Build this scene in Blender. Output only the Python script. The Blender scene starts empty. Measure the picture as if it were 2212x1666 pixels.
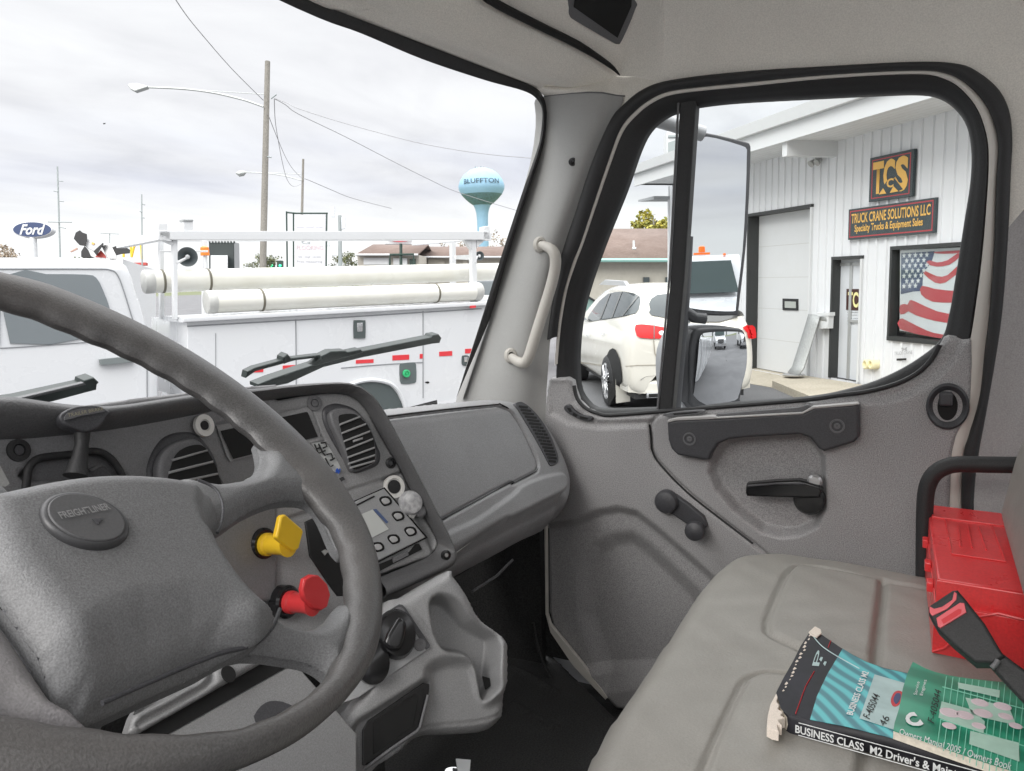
import bpy, bmesh, math, random
import numpy as np
from mathutils import Vector, Matrix
from mathutils.bvhtree import BVHTree
random.seed(4); R=math.radians
S=bpy.context.scene; COL=S.collection
EZ=1.87                      # the camera's height above the parking lot
# ---------------------------------------------------------------- camera
YAW,F0,W0,H0=R(62),1700.0,2212.0,1666.0
PITCH=math.atan(230/F0); ROLL=-.026
cF=Vector((math.sin(YAW)*math.cos(PITCH),math.cos(YAW)*math.cos(PITCH),-math.sin(PITCH)))
r0=Vector((math.cos(YAW),-math.sin(YAW),0)); u0=r0.cross(cF)
cR=r0*math.cos(ROLL)+u0*math.sin(ROLL); cU=-r0*math.sin(ROLL)+u0*math.cos(ROLL)
cd=bpy.data.cameras.new('camera'); cam=bpy.data.objects.new('camera',cd); COL.objects.link(cam)
cam.matrix_world=Matrix(((cR.x,cU.x,-cF.x,0),(cR.y,cU.y,-cF.y,0),(cR.z,cU.z,-cF.z,EZ),(0,0,0,1)))
cd.sensor_fit='HORIZONTAL'; cd.sensor_width=36; cd.lens=36*F0/W0; cd.clip_start=.02; cd.clip_end=3000
S.camera=cam
# ---------------------------------------------------------------- sky, sun, exposure
SUN_EL,SUN_AZ=R(34),R(-84)            # azimuth from +y, clockwise: behind and to the left of the camera
wd=bpy.data.worlds.new("World"); S.world=wd; wd.use_nodes=True
nt=wd.node_tree; nt.nodes.clear()
def N(nt,t,**k):
    n=nt.nodes.new(t)
    for a,b in k.items():
        if a in n.inputs: n.inputs[a].default_value=b
        else: setattr(n,a,b)
    return n
def L(nt,a,b): nt.links.new(a,b)
def ramp(nt,fac,stops,interp='LINEAR'):
    n=nt.nodes.new('ShaderNodeValToRGB'); n.color_ramp.interpolation=interp
    el=n.color_ramp.elements
    while len(el)<len(stops): el.new(.5)
    for e,(p,c) in zip(el,stops): e.position=p; e.color=(*c,1) if len(c)==3 else c
    L(nt,fac,n.inputs[0]); return n.outputs[0]
def mix(nt,f,a,b,mode='MIX'):
    n=nt.nodes.new('ShaderNodeMix'); n.data_type='RGBA'; n.blend_type=mode
    for s,v in ((0,f),(6,a),(7,b)):
        if isinstance(v,(int,float)): n.inputs[s].default_value=v
        elif isinstance(v,(tuple,list)): n.inputs[s].default_value=(*v[:3],1)
        else: L(nt,v,n.inputs[s])
    return n.outputs[2]
sky=N(nt,'ShaderNodeTexSky',sky_type='NISHITA',sun_disc=False,sun_elevation=SUN_EL,sun_rotation=SUN_AZ,air_density=1.0,dust_density=2.5)
tc=N(nt,'ShaderNodeTexCoord'); sep=N(nt,'ShaderNodeSeparateXYZ'); L(nt,tc.outputs['Generated'],sep.inputs[0])
# clouds laid out on a flat layer overhead: direction / (z + k)
ad=N(nt,'ShaderNodeMath',operation='MAXIMUM'); L(nt,sep.outputs[2],ad.inputs[0]); ad.inputs[1].default_value=0
ad2=N(nt,'ShaderNodeMath',operation='ADD'); L(nt,ad.outputs[0],ad2.inputs[0]); ad2.inputs[1].default_value=.09
dv=N(nt,'ShaderNodeVectorMath',operation='DIVIDE'); cb=N(nt,'ShaderNodeCombineXYZ')
for i in range(3): L(nt,ad2.outputs[0],cb.inputs[i])
L(nt,tc.outputs['Generated'],dv.inputs[0]); L(nt,cb.outputs[0],dv.inputs[1])
mp=N(nt,'ShaderNodeMapping'); mp.inputs['Rotation'].default_value=(0,0,R(25)); mp.inputs['Scale'].default_value=(.55,1.0,.2); L(nt,dv.outputs[0],mp.inputs[0])
n1=N(nt,'ShaderNodeTexNoise',Scale=1.5,Detail=6.0,Roughness=.55,Distortion=.4); L(nt,mp.outputs[0],n1.inputs[0])
cl=ramp(nt,n1.outputs[0],[(.30,(.745,.742,.757)),(.47,(.865,.86,.868)),(.60,(.94,.937,.938)),(.75,(.98,.98,.982))])
# brighter towards the zenith (overcast) and a clear white band low down
hz=ramp(nt,sep.outputs[2],[(0,(.77,.78,.79)),(.055,(.77,.78,.79)),(.085,(.675,.675,.69)),(.36,(.69,.69,.695)),(.60,(2.0,2.0,2.0)),(1,(4.0,4.0,4.0))])
n2=N(nt,'ShaderNodeTexNoise',Scale=1.2,Detail=4.0,Roughness=.5); L(nt,mp.outputs[0],n2.inputs[0])
n2r=ramp(nt,n2.outputs[0],[(.35,(0,0,0)),(.65,(1,1,1))])
bz=ramp(nt,sep.outputs[2],[(.085,(0,0,0)),(.115,(1,1,1)),(.15,(1,1,1)),(.20,(0,0,0))])
bb=mix(nt,1.0,bz,n2r,'MULTIPLY')
bandc=mix(nt,bb,(1,1,1),(.84,.855,.915))
c1=mix(nt,1.0,cl,hz,'MULTIPLY'); c2=mix(nt,1.0,c1,bandc,'MULTIPLY')
lowm=ramp(nt,sep.outputs[2],[(.05,(1,1,1)),(.105,(0,0,0))])
c3=mix(nt,lowm,c2,(.72,.725,.73))
sc=N(nt,'ShaderNodeVectorMath',operation='SCALE'); sc.inputs['Scale'].default_value=10; L(nt,c3,sc.inputs[0])
cm=mix(nt,.95,sky.outputs[0],sc.outputs[0])
bg=N(nt,'ShaderNodeBackground',Strength=.1); L(nt,cm,bg.inputs[0])
wo=N(nt,'ShaderNodeOutputWorld'); L(nt,bg.outputs[0],wo.inputs[0])
sl=bpy.data.lights.new('sun','SUN'); sl.energy=1.0; sl.angle=R(30); sl.color=(1,.97,.93)
so=bpy.data.objects.new('sun',sl); COL.objects.link(so)
sd=Vector((math.sin(SUN_AZ)*math.cos(SUN_EL),math.cos(SUN_AZ)*math.cos(SUN_EL),math.sin(SUN_EL)))
so.rotation_euler=sd.to_track_quat('Z','Y').to_euler(); so.location=(0,0,30)
vs=S.view_settings; vs.view_transform='Standard'; vs.look='None'; vs.gamma=1; vs.use_curve_mapping=False; vs.exposure=.72
S.render.engine='CYCLES'; S.cycles.max_bounces=8; S.cycles.diffuse_bounces=5; S.cycles.transparent_max_bounces=16
# ---------------------------------------------------------------- tracing helpers
def ray(u,v): return cF+cR*((u-W0/2)/F0)+cU*((H0/2-v)/F0)
def at(u,v,d): return ray(u,v)*d
class Pl:
    def __init__(s,p,n): s.p=Vector(p); s.n=Vector(n).normalized(); s.n=s.n if s.n.dot(-s.p)>0 else -s.n
    def __call__(s,u,v,o=0.0):
        d=ray(u,v); return d*((s.p+s.n*o).dot(s.n)/d.dot(s.n))
    def off(s,o): return Pl(s.p+s.n*o,s.n)
class Surf:
    """surface y = fn(x,z) hit by the traced rays"""
    def __init__(s,fn,n): s.fn=fn; s.n=Vector(n).normalized()
    def __call__(s,u,v,o=0.0):
        d=ray(u,v); t=1.0
        for _ in range(30):
            p=d*t; t+= (s.fn(p.x,p.z)-o-p.y)/max(.25,d.y)*.7
        return d*t
PWS=Surf(lambda x,zz:.82-.28*(zz-.42)-.11*max(0,x-.7)**2,(0,-1,-.28))
ZC=dict(A=(0,783.4,.292),B=(553,829.5,.25),C=(276.5,811,.25),D=(0,1152,.3087),E=(553,1198.2,.2917),F=(1106,783.4,.3336),
 G=(1751.2,691.3,.3042),H=(1613,1244.3,.2708),I=(1106,1106,.5),W=(0,553,.6684),T=(1198.2,138.3,.4586),S=(1198.2,553,.2085),
 V=(1613,276.5,.25),K=(0,0,.3336),J=(645.2,0,.3336),M=(0,414.8,.292),N=(553,414.8,.292),U=(0,0,1))
def z(k,*p):
    a,b,s=ZC[k]; return [(a+x*s,b+y*s) for x,y in p]
def smooth(p,n=6,closed=True):
    p=[tuple(q) for q in p]; m=len(p); o=[]
    for i in range(m if closed else m-1):
        g=lambda j:p[j%m] if closed else p[max(0,min(m-1,j))]
        a,b,c,d=map(np.array,(g(i-1),g(i),g(i+1),g(i+2)))
        for k in range(n):
            t=k/n; o.append(tuple(.5*((2*b)+(c-a)*t+(2*a-5*b+4*c-d)*t*t+(3*b-a-3*c+d)*t**3)))
    if not closed:o.append(p[-1])
    return o
# ---------------------------------------------------------------- object helpers
ORG={}
def tag(o,label=None,cat=None,group=None,kind=None):
    if label:o['label']=label
    if cat:o['category']=cat
    if group:o['group']=group
    if kind:o['kind']=kind
    return o
def thing(name,label,cat,base,group=None):
    o=bpy.data.objects.new(name,None); o.empty_display_size=.1; COL.objects.link(o)
    b=Vector(base); o.location=b+Vector((0,0,EZ)); ORG[o.name]=b
    return tag(o,label,cat,group)
def link(name,me,mat,parent=None,origin=None):
    o=bpy.data.objects.new(name,me); COL.objects.link(o)
    if mat is not None: me.materials.append(mat)
    if parent is not None: b=ORG[parent.name]; o.parent=parent
    else:
        b=Vector(origin) if origin is not None else sum((v.co for v in me.vertices),Vector())/max(1,len(me.vertices))
        o.location=b+Vector((0,0,EZ))
    me.transform(Matrix.Translation(-b)); ORG[o.name]=b
    return o
def fin(name,bm,mat,parent=None,origin=None,smooth_ang=38,wn=False):
    bmesh.ops.recalc_face_normals(bm,faces=bm.faces)
    for f in bm.faces:f.smooth=smooth_ang>0
    for e in bm.edges:
        if len(e.link_faces)==2 and e.calc_face_angle(0)>R(smooth_ang): e.smooth=False
    me=bpy.data.meshes.new(name); bm.to_mesh(me); bm.free()
    o=link(name,me,mat,parent,origin)
    if wn: m=o.modifiers.new('wn','WEIGHTED_NORMAL'); m.keep_sharp=True
    return o
def mesh(name,vs_,fs,mat,parent=None,sa=38,origin=None):
    bm=bmesh.new(); V=[bm.verts.new(v) for v in vs_]
    for f in fs:
        try:bm.faces.new([V[i] for i in f])
        except ValueError:pass
    return fin(name,bm,mat,parent,origin,sa)
def prism_bm(bm,pts,ext,bev=0,seg=2,back=True):
    """pts = front outline in 3D, ext = vector to the back outline"""
    F=[bm.verts.new(p) for p in pts]; B=[bm.verts.new(p+ext) for p in pts]; n=len(F)
    f=bm.faces.new(F)
    for i in range(n): bm.faces.new((F[i],B[i],B[(i+1)%n],F[(i+1)%n]))
    if back: bm.faces.new(B[::-1])
    if bev>0:
        bmesh.ops.recalc_face_normals(bm,faces=bm.faces)
        es=[e for e in f.edges]
        bmesh.ops.bevel(bm,geom=es,offset=bev,segments=seg,profile=.5,affect='EDGES',clamp_overlap=True)
def slab(name,uv,pl,t,mat,parent=None,bev=0,seg=3,off=0,sm=0,wn=True):
    if sm: uv=smooth(uv,sm)
    bm=bmesh.new(); pts=[pl(u,v,off) for u,v in uv]
    prism_bm(bm,pts,-pl.n*t,bev,seg); return fin(name,bm,mat,parent,wn=wn)
def prism(name,pts,ext,mat,parent=None,bev=0,seg=2):
    bm=bmesh.new(); prism_bm(bm,[Vector(p) for p in pts],Vector(ext),bev,seg); return fin(name,bm,mat,parent,wn=True)
def box_bm(bm,c,s,M=None,bev=0,seg=2):
    r=bmesh.ops.create_cube(bm,size=1); vs_=r['verts']
    for v in vs_: v.co=Vector((v.co.x*s[0],v.co.y*s[1],v.co.z*s[2]))
    if bev: 
        es=list({e for v in vs_ for e in v.link_edges}); r=bmesh.ops.bevel(bm,geom=es,offset=bev,segments=seg,profile=.5,affect='EDGES',clamp_overlap=True)
        vs_=list({v for f in r['faces'] for v in f.verts}|{v for v in vs_ if v.is_valid})
    for v in vs_: v.co=(M@v.co if M else v.co)+Vector(c)
def box(name,c,s,mat,parent=None,M=None,bev=0,seg=2):
    bm=bmesh.new(); box_bm(bm,c,s,M,bev,seg); return fin(name,bm,mat,parent,wn=True)
def frame(n,up=(0,0,1)):
    n=Vector(n).normalized(); x=Vector(up).cross(n)
    if x.length<1e-4:x=Vector((1,0,0)).cross(n)
    x.normalize(); y=n.cross(x); return Matrix((x,y,n)).transposed()   # columns x,y,n
def lathe_bm(bm,c,n,prof,seg=28,sx=1,up=(0,0,1)):
    """prof [(r,h)] along axis n from c"""
    M=frame(n,up); rings=[]
    for r,h in prof:
        if r<1e-6: rings.append([bm.verts.new(Vector(c)+M@Vector((0,0,h)))])
        else: rings.append([bm.verts.new(Vector(c)+M@Vector((r*sx*math.cos(2*math.pi*k/seg),r*math.sin(2*math.pi*k/seg),h))) for k in range(seg)])
    for a,b in zip(rings,rings[1:]):
        for k in range(seg):
            j=(k+1)%seg
            if len(a)==1 and len(b)==1: continue
            if len(a)==1: bm.faces.new((a[0],b[k],b[j]))
            elif len(b)==1: bm.faces.new((a[k],a[j],b[0]))
            else: bm.faces.new((a[k],a[j],b[j],b[k]))
def lathe(name,c,n,prof,mat,parent=None,seg=28,sx=1,up=(0,0,1)):
    bm=bmesh.new(); lathe_bm(bm,c,n,prof,seg,sx,up); return fin(name,bm,mat,parent)
def tube_bm(bm,pts,r,seg=10,closed=False,cap=True,flat=1,nrm=None):
    pts=[Vector(p) for p in pts]; n=len(pts); rings=[]; prev=None
    for i,p in enumerate(pts):
        a=pts[(i-1)%n] if closed or i else p; b=pts[(i+1)%n] if closed or i<n-1 else p
        t=(b-a).normalized()
        if nrm is not None: x=t.cross(nrm); x.normalize()
        elif prev is None:
            x=t.cross(Vector((0,0,1)));
            if x.length<.1:x=t.cross(Vector((1,0,0)))
            x.normalize()
        else: x=(prev-t*prev.dot(t)).normalized()
        prev=x; y=t.cross(x); rr=r[i] if isinstance(r,(list,tuple,np.ndarray)) else r
        rings.append([bm.verts.new(p+x*rr*math.cos(2*math.pi*k/seg)+y*rr*flat*math.sin(2*math.pi*k/seg)) for k in range(seg)])
    m=n if closed else n-1
    for i in range(m):
        a=rings[i];b=rings[(i+1)%n]
        for k in range(seg): bm.faces.new((a[k],a[(k+1)%seg],b[(k+1)%seg],b[k]))
    if cap and not closed: bm.faces.new(rings[0][::-1]); bm.faces.new(rings[-1])
def tube(name,pts,r,mat,parent=None,seg=10,closed=False,sm=0,flat=1,nrm=None,origin=None):
    n0=len(pts)
    if sm: pts=[Vector(q) for q in smooth(pts,sm,closed)]
    if isinstance(r,(list,tuple)): r=list(np.interp(np.linspace(0,1,len(pts)),np.linspace(0,1,len(r)),r))
    bm=bmesh.new(); tube_bm(bm,pts,r,seg,closed,True,flat,nrm); return fin(name,bm,mat,parent,origin)
def loft(name,rows,mat,parent=None,sub=0,thick=0,closed=False):
    bm=bmesh.new(); V=[[bm.verts.new(p) for p in r] for r in rows]
    for a,b in zip(V,V[1:]):
        n=len(a)
        for k in range(n if closed else n-1): bm.faces.new((a[k],a[(k+1)%n],b[(k+1)%n],b[k]))
    o=fin(name,bm,mat,parent,smooth_ang=60)
    if thick: m=o.modifiers.new('so','SOLIDIFY'); m.thickness=thick; m.offset=0
    if sub: m=o.modifiers.new('ss','SUBSURF'); m.levels=sub; m.render_levels=sub
    return o
def sdist(P,poly):
    """signed distance (inside>0) of points P (n,2) to closed polygon"""
    a=np.array(poly,float); b=np.roll(a,-1,0); best=np.full(len(P),1e9); ins=np.zeros(len(P),bool); near=np.zeros_like(P)
    for p,q in zip(a,b):
        e=q-p; w=P-p; t=np.clip((w@e)/max(1e-12,e@e),0,1); c=p+t[:,None]*e; d=np.hypot(*(P-c).T)
        m=d<best; best[m]=d[m]; near[m]=c[m]
        cond=((p[1]<=P[:,1])&(q[1]>P[:,1]))|((q[1]<=P[:,1])&(p[1]>P[:,1]))
        if cond.any():
            xx=p[0]+(P[:,1]-p[1])*e[0]/(e[1] if abs(e[1])>1e-12 else 1e-12); ins^=cond&(P[:,0]<xx)
    return np.where(ins,best,-best),near
def ldist(P,line):
    a=np.array(line,float); best=np.full(len(P),1e9)
    for p,q in zip(a[:-1],a[1:]):
        e=q-p; w=P-p; t=np.clip((w@e)/max(1e-12,e@e),0,1); d=np.hypot(*(P-p-t[:,None]*e).T); best=np.minimum(best,d)
    return best
def sstep(x): x=np.clip(x,0,1); return x*x*(3-2*x)
def hfield(name,pl,uv,mat,parent,res=.004,er=.01,ed=.01,lines=(),regs=(),fn=None,skirt=.02,sm=0,ko=0):
    """relief panel on a plane: outline uv; er,ed edge rounding; lines [(uv,width,depth)]; regs [(uv,transition,depth)] (depth>0 sinks)"""
    if sm: uv=smooth(uv,sm)
    M=frame(pl.n); X,Y=M.col[0],M.col[1]; o=pl.p
    to=lambda uvs:[((pl(*q)-o).dot(X),(pl(*q)-o).dot(Y)) for q in uvs]
    if ko=='auto':
        q_=np.array(uv); t_=np.roll(q_,-3,0)-np.roll(q_,3,0); t_/=np.maximum(1e-6,np.hypot(*t_.T))[:,None]
        ar=np.sum(q_[:,0]*np.roll(q_[:,1],-1)-np.roll(q_[:,0],-1)*q_[:,1]); ny=(-t_[:,0] if ar>0 else t_[:,0])
        kk_=np.clip(.5+.65*ny,0,1); kk_=np.convolve(np.r_[kk_[-3:],kk_,kk_[:3]],np.ones(7)/7,'valid')
    else: kk_=[ko]*len(uv)
    poly=[]
    for q,k_ in zip(uv,kk_): w_=pl(q[0],q[1],-ed*k_)-o; poly.append((w_.dot(X),w_.dot(Y)))
    A=np.array(poly); lo=A.min(0)-res*1.5; hi=A.max(0)+res*1.5
    nx,ny=int((hi[0]-lo[0])/res)+2,int((hi[1]-lo[1])/res)+2
    gx,gy=np.meshgrid(lo[0]+np.arange(nx)*res,lo[1]+np.arange(ny)*res,indexing='ij'); P=np.stack([gx.ravel(),gy.ravel()],-1)
    sd,near=sdist(P,poly)
    snap=(sd<res*.55)&(sd>-res*1.6); Q=P.copy(); Q[snap]=near[snap]; keep=sd>-res*1.6
    d=np.clip(sd,0,None); h=-ed*(1-np.clip(d/er,0,1))**2.3
    for l,w,dep in lines: h-=dep*np.exp(-(ldist(Q,to(l))/w)**2)
    for g,w,dep in regs: s_,_=sdist(Q,to(g)); h-=dep*sstep(s_/w+.5)
    if fn is not None: h+=fn(Q[:,0],Q[:,1])
    out=sd<-res*.55; h=np.where(out,h-.002,h)
    idx=-np.ones(len(P),int); kk=np.where(keep)[0]; idx[kk]=np.arange(len(kk))
    Xn,Yn,Nn,on=map(np.array,(X,Y,pl.n,o)); C=on+Q[kk,:1]*Xn+Q[kk,1:]*Yn+h[kk,None]*Nn
    I=idx.reshape(nx,ny); a,b,c,e=I[:-1,:-1].ravel(),I[1:,:-1].ravel(),I[1:,1:].ravel(),I[:-1,1:].ravel()
    m=(a>=0)&(b>=0)&(c>=0)&(e>=0); Fq=np.stack([a,b,c,e],-1)[m]
    CL=C.tolist(); FL=Fq.tolist()
    if skirt>0:
        b0=len(CL); m_=len(A); hs=-ed*np.ones(m_)
        for l,w,dep in lines: hs-=dep*np.exp(-(ldist(A,to(l))/w)**2)
        for g,w,dep in regs: s_,_=sdist(A,to(g)); hs-=dep*sstep(s_/w+.5)
        for q in ((0,0),(.35,0),(1,0)):
            CL+=(on+A[:,:1]*Xn+A[:,1:]*Yn+(hs-skirt*q[0])[:,None]*Nn).tolist()
        for r_ in range(2):
            for i in range(m_): j=(i+1)%m_; FL.append([b0+r_*m_+i,b0+r_*m_+j,b0+(r_+1)*m_+j,b0+(r_+1)*m_+i])
    me=bpy.data.meshes.new(name); me.from_pydata(CL,[],FL); me.update()
    me.polygons.foreach_set('use_smooth',[True]*len(me.polygons))
    return link(name,me,mat,parent)
_dg=None
def txt_mesh(s,shear=0,bold=0):
    cu=bpy.data.curves.new('t','FONT'); cu.body=s; cu.shear=shear; cu.offset=bold; cu.resolution_u=3
    ob=bpy.data.objects.new('t',cu); COL.objects.link(ob); dg=bpy.context.evaluated_depsgraph_get(); dg.update()
    me=bpy.data.meshes.new_from_object(ob.evaluated_get(dg)); bpy.data.objects.remove(ob); return me
def quad(uv,pl,off=0):
    """unit square -> 3D over a quad given as tl,tr,br,bl"""
    a,b,c,d=[pl(u,v,off) for u,v in uv]
    return lambda x,y:(d*(1-x)+c*x)*(1-y)+(a*(1-x)+b*x)*y
def text(name,s,q,mat,parent,box_=(0,0,1,1),shear=0,bold=0,th=0,n=None,lines=1):
    me=txt_mesh(s,shear,bold); co=np.array([v.co[:] for v in me.vertices]); lo=co.min(0);hi=co.max(0)
    x0,y0,x1,y1=box_
    for v in me.vertices:
        x=x0+(v.co.x-lo[0])/(hi[0]-lo[0])*(x1-x0); y=y0+(v.co.y-lo[1])/(hi[1]-lo[1])*(y1-y0); v.co=q(x,y)
    me.name=name; me.materials.clear(); return link(name,me,mat,parent)
def qpoly(name,pts,q,mat,parent,sm=0):
    if sm:pts=smooth(pts,sm)
    bm=bmesh.new(); bm.faces.new([bm.verts.new(q(*p)) for p in pts]); return fin(name,bm,mat,parent)
def qmulti(name,polys,q,mat,parent):
    bm=bmesh.new()
    for pts in polys: bm.faces.new([bm.verts.new(q(*p)) for p in pts])
    return fin(name,bm,mat,parent)
def bvh_of(*objs):
    V=[];Fc=[]; dg=bpy.context.evaluated_depsgraph_get(); dg.update()
    for o in objs:
        ev=o.evaluated_get(dg); me=ev.to_mesh(); b=len(V); mw=ORG[o.name]
        V+=[v.co+mw for v in me.vertices]; Fc+=[[b+i for i in p.vertices] for p in me.polygons]; ev.to_mesh_clear()
    return BVHTree.FromPolygons(V,Fc)
def decal(name,uv,bvh,mat,parent,off=.003,cut=4,sm=0,thick=0,maxd=60):
    """outline laid onto a curved surface of its own thing, following that surface"""
    if sm:uv=smooth(uv,sm)
    bm=bmesh.new(); bm.faces.new([bm.verts.new((u,v,0)) for u,v in uv])
    bmesh.ops.triangulate(bm,faces=bm.faces)
    ml=max(e.calc_length() for e in bm.edges)/cut
    for _ in range(6):
        es=[e for e in bm.edges if e.calc_length()>ml]
        if not es:break
        bmesh.ops.subdivide_edges(bm,edges=es,cuts=1); bmesh.ops.triangulate(bm,faces=bm.faces)
    last=None; miss=[]
    for v in bm.verts:
        d=ray(v.co.x,v.co.y).normalized(); h=bvh.ray_cast(Vector(),d,maxd)
        if h[0] is None: miss.append((v,d)); continue
        nn=h[1] if h[1].dot(d)<0 else -h[1]; last=h[3]; v.co=h[0]+nn*off
    ok=[v for v in bm.verts if v not in {m[0] for m in miss}]
    for v,d in miss:
        dd=min((w.co.length for w in ok),default=last or 1); v.co=d*(sum(w.co.length for w in ok)/max(1,len(ok)) if ok else 1)
    if thick:
        r=bmesh.ops.extrude_face_region(bm,geom=bm.faces[:])
        for v in [g for g in r['geom'] if isinstance(g,bmesh.types.BMVert)]: v.co=v.co*(1+thick/max(.01,v.co.length))
    return fin(name,bm,mat,parent,smooth_ang=50)
def copy_tree(o,dloc,parent=None):
    c=o.copy(); COL.objects.link(c); c.parent=parent
    if parent is None:c.location=o.location+Vector(dloc)
    for ch in list(o.children): copy_tree(ch,(0,0,0),c)
    return c
# ---------------------------------------------------------------- materials
MATS={}
def mat(name,col,rough=.6,metal=0,grain=0,gs=700,bump=0,bs=400,stain=0,ss=6,coat=0,spec=.5,emit=0,stain_col=None,aniso=None):
    m=bpy.data.materials.new(name); m.use_nodes=True; nt=m.node_tree; p=nt.nodes['Principled BSDF']
    p.inputs['Roughness'].default_value=rough; p.inputs['Metallic'].default_value=metal; p.inputs['Coat Weight'].default_value=coat
    p.inputs['Specular IOR Level'].default_value=spec; p.inputs['Coat Roughness'].default_value=.08
    tc=N(nt,'ShaderNodeTexCoord'); c=None
    if grain:
        n=N(nt,'ShaderNodeTexNoise',Scale=gs,Detail=2.0); L(nt,tc.outputs['Object'],n.inputs[0])
        c=mix(nt,1.0,col,ramp(nt,n.outputs[0],[(.3,(1-grain,)*3),(.7,(1+grain,)*3)]),'MULTIPLY')
    if stain:
        n=N(nt,'ShaderNodeTexNoise',Scale=ss,Detail=5.0,Roughness=.6,Distortion=.3); L(nt,tc.outputs['Object'],n.inputs[0])
        f=ramp(nt,n.outputs[0],[(.42,(0,0,0)),(.75,(stain,)*3)])
        c=mix(nt,f,c if c is not None else col,stain_col or tuple(x*.55 for x in col))
        r_=ramp(nt,n.outputs[0],[(.3,(max(0,rough-.12),)*3),(.7,(min(1,rough+.12),)*3)]); L(nt,r_,p.inputs['Roughness'])
    if c is None: p.inputs['Base Color'].default_value=(*col,1)
    else: L(nt,c,p.inputs['Base Color'])
    if bump:
        n=N(nt,'ShaderNodeTexNoise',Scale=bs,Detail=3.0); L(nt,tc.outputs['Object'],n.inputs[0])
        b=N(nt,'ShaderNodeBump',Strength=bump,Distance=.001); L(nt,n.outputs[0],b.inputs['Height']); L(nt,b.outputs[0],p.inputs['Normal'])
    if emit: p.inputs['Emission Color'].default_value=(*col,1); p.inputs['Emission Strength'].default_value=emit
    MATS[name]=m; return m
def glassmat(name,tint=(1,1,1),refl=.06,rough=0):
    m=bpy.data.materials.new(name); m.use_nodes=True; nt=m.node_tree; nt.nodes.clear()
    t=N(nt,'ShaderNodeBsdfTransparent'); t.inputs[0].default_value=(*tint,1); g=N(nt,'ShaderNodeBsdfGlossy',Roughness=rough)
    lw=N(nt,'ShaderNodeLayerWeight',Blend=.25); ma=N(nt,'ShaderNodeMath',operation='MULTIPLY'); L(nt,lw.outputs['Fresnel'],ma.inputs[0]); ma.inputs[1].default_value=refl
    mx=N(nt,'ShaderNodeMixShader'); L(nt,ma.outputs[0],mx.inputs[0]); L(nt,t.outputs[0],mx.inputs[1]); L(nt,g.outputs[0],mx.inputs[2])
    o=N(nt,'ShaderNodeOutputMaterial'); L(nt,mx.outputs[0],o.inputs[0]); return m
PLD=mat('dash_grey',(.255,.255,.26),.45,grain=.22,bump=.55,bs=500,stain=.25,ss=5)
PLS=mat('stack_grey',(.26,.26,.262),.45,grain=.16,bump=.3,stain=.15)
PLX=mat('dark_plastic',(.055,.055,.06),.45,grain=.25,bump=.5)
PLM=mat('mid_plastic',(.13,.13,.135),.5,grain=.18,bump=.5)
BLK=mat('black_rubber',(.022,.022,.023),.6,grain=.3,bump=.4)
BLG=mat('black_gloss',(.012,.012,.013),.2)
DEEP=mat('black_hole',(.006,.006,.006),.8)
DOOR=mat('door_trim_grey',(.335,.328,.33),.48,grain=.36,gs=520,bump=.7,bs=420,stain=.3,ss=3)
HEAD=mat('headliner_fabric',(.77,.74,.68),.9,grain=.10,gs=420,bump=.5,bs=600,stain=.2,ss=3)
PILL=mat('pillar_trim',(.355,.355,.345),.55,grain=.06,bump=.3,stain=.2,ss=4)
SEAT=mat('seat_vinyl',(.275,.263,.24),.5,grain=.07,gs=500,bump=.5,bs=260,stain=.4,ss=9,stain_col=(.24,.23,.21))
RIM=mat('rim_leather',(.095,.093,.092),.40,grain=.28,gs=700,bump=.4,bs=600,stain=.7,ss=4,stain_col=(.15,.138,.13))
WHL=mat('wheel_grey',(.165,.167,.17),.42,grain=.28,gs=900,bump=.3,bs=800,stain=.35,ss=3,stain_col=(.16,.155,.152))
MATF=mat('floor_mat',(.030,.030,.030),.85,grain=.6,gs=300,bump=1,bs=200,stain=.4,ss=10,stain_col=(.05,.05,.05))
CREAM=mat('painted_jamb',(.66,.63,.58),.35,coat=.4)
WHT=mat('white_paint',(.61,.62,.635),.28,coat=.5,stain=.15,ss=2,stain_col=(.6,.6,.58))
WHM=mat('white_flat',(.60,.61,.62),.5,stain=.2,ss=3,stain_col=(.55,.55,.53))
CHR=mat('chrome',(.75,.75,.76),.15,metal=1)
STE=mat('steel',(.5,.5,.5),.4,metal=.8)
# ================================================================ the cab
PD=Pl((1.62,0,0),(-1,0,0))                 # passenger door trim
cab=thing('truck_cab','beige and grey inside of a truck cab with headliner, pillars and floor','truck cab',(.9,.2,-.95))
# door opening contours (star-shaped round a centre), from the outside in
O1=z('U',(1212,556),(1246,450),(1279,350),(1319,260),(1346,227),(1391,192),(1455,172),(1611,154),(1794,143),(1978,134),(2070,138),(2115,157),(2157,193),(2180,239),(2187,300),(2184,368),(2178,505),(2166,666),(2150,780),(2131,889),(2113,989),(2103,1096),(2100,1300),(1700,1400),(1178,1400),(1178,1000),(1182,760),(1190,680))
I1=z('U',(1235,570),(1255,520),(1312,350),(1340,277),(1372,239),(1405,214),(1445,197),(1520,187),(1611,178),(1794,161),(1978,152),(2047,159),(2092,184),(2129,225),(2150,275),(2157,322),(2152,400),(2147,551),(2136,689),(2128,752),(2116,859),(2092,944),(2081,986),(2076,1096),(2074,1290),(1700,1390),(1190,1390),(1190,1000),(1200,760),(1213,650))
C1=z('U',(1243,570),(1262,520),(1318,356),(1346,284),(1378,246),(1411,221),(1450,205),(1525,195),(1611,187),(1794,169),(1978,160),(2040,170),(2080,195),(2112,236),(2130,285),(2136,330),(2134,400),(2122,551),(2104,689),(2092,760),(2080,859),(2060,944),(2052,986),(2050,1096),(2048,1280),(1700,1380),(1196,1380),(1196,1000),(1206,760),(1222,640))
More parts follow.
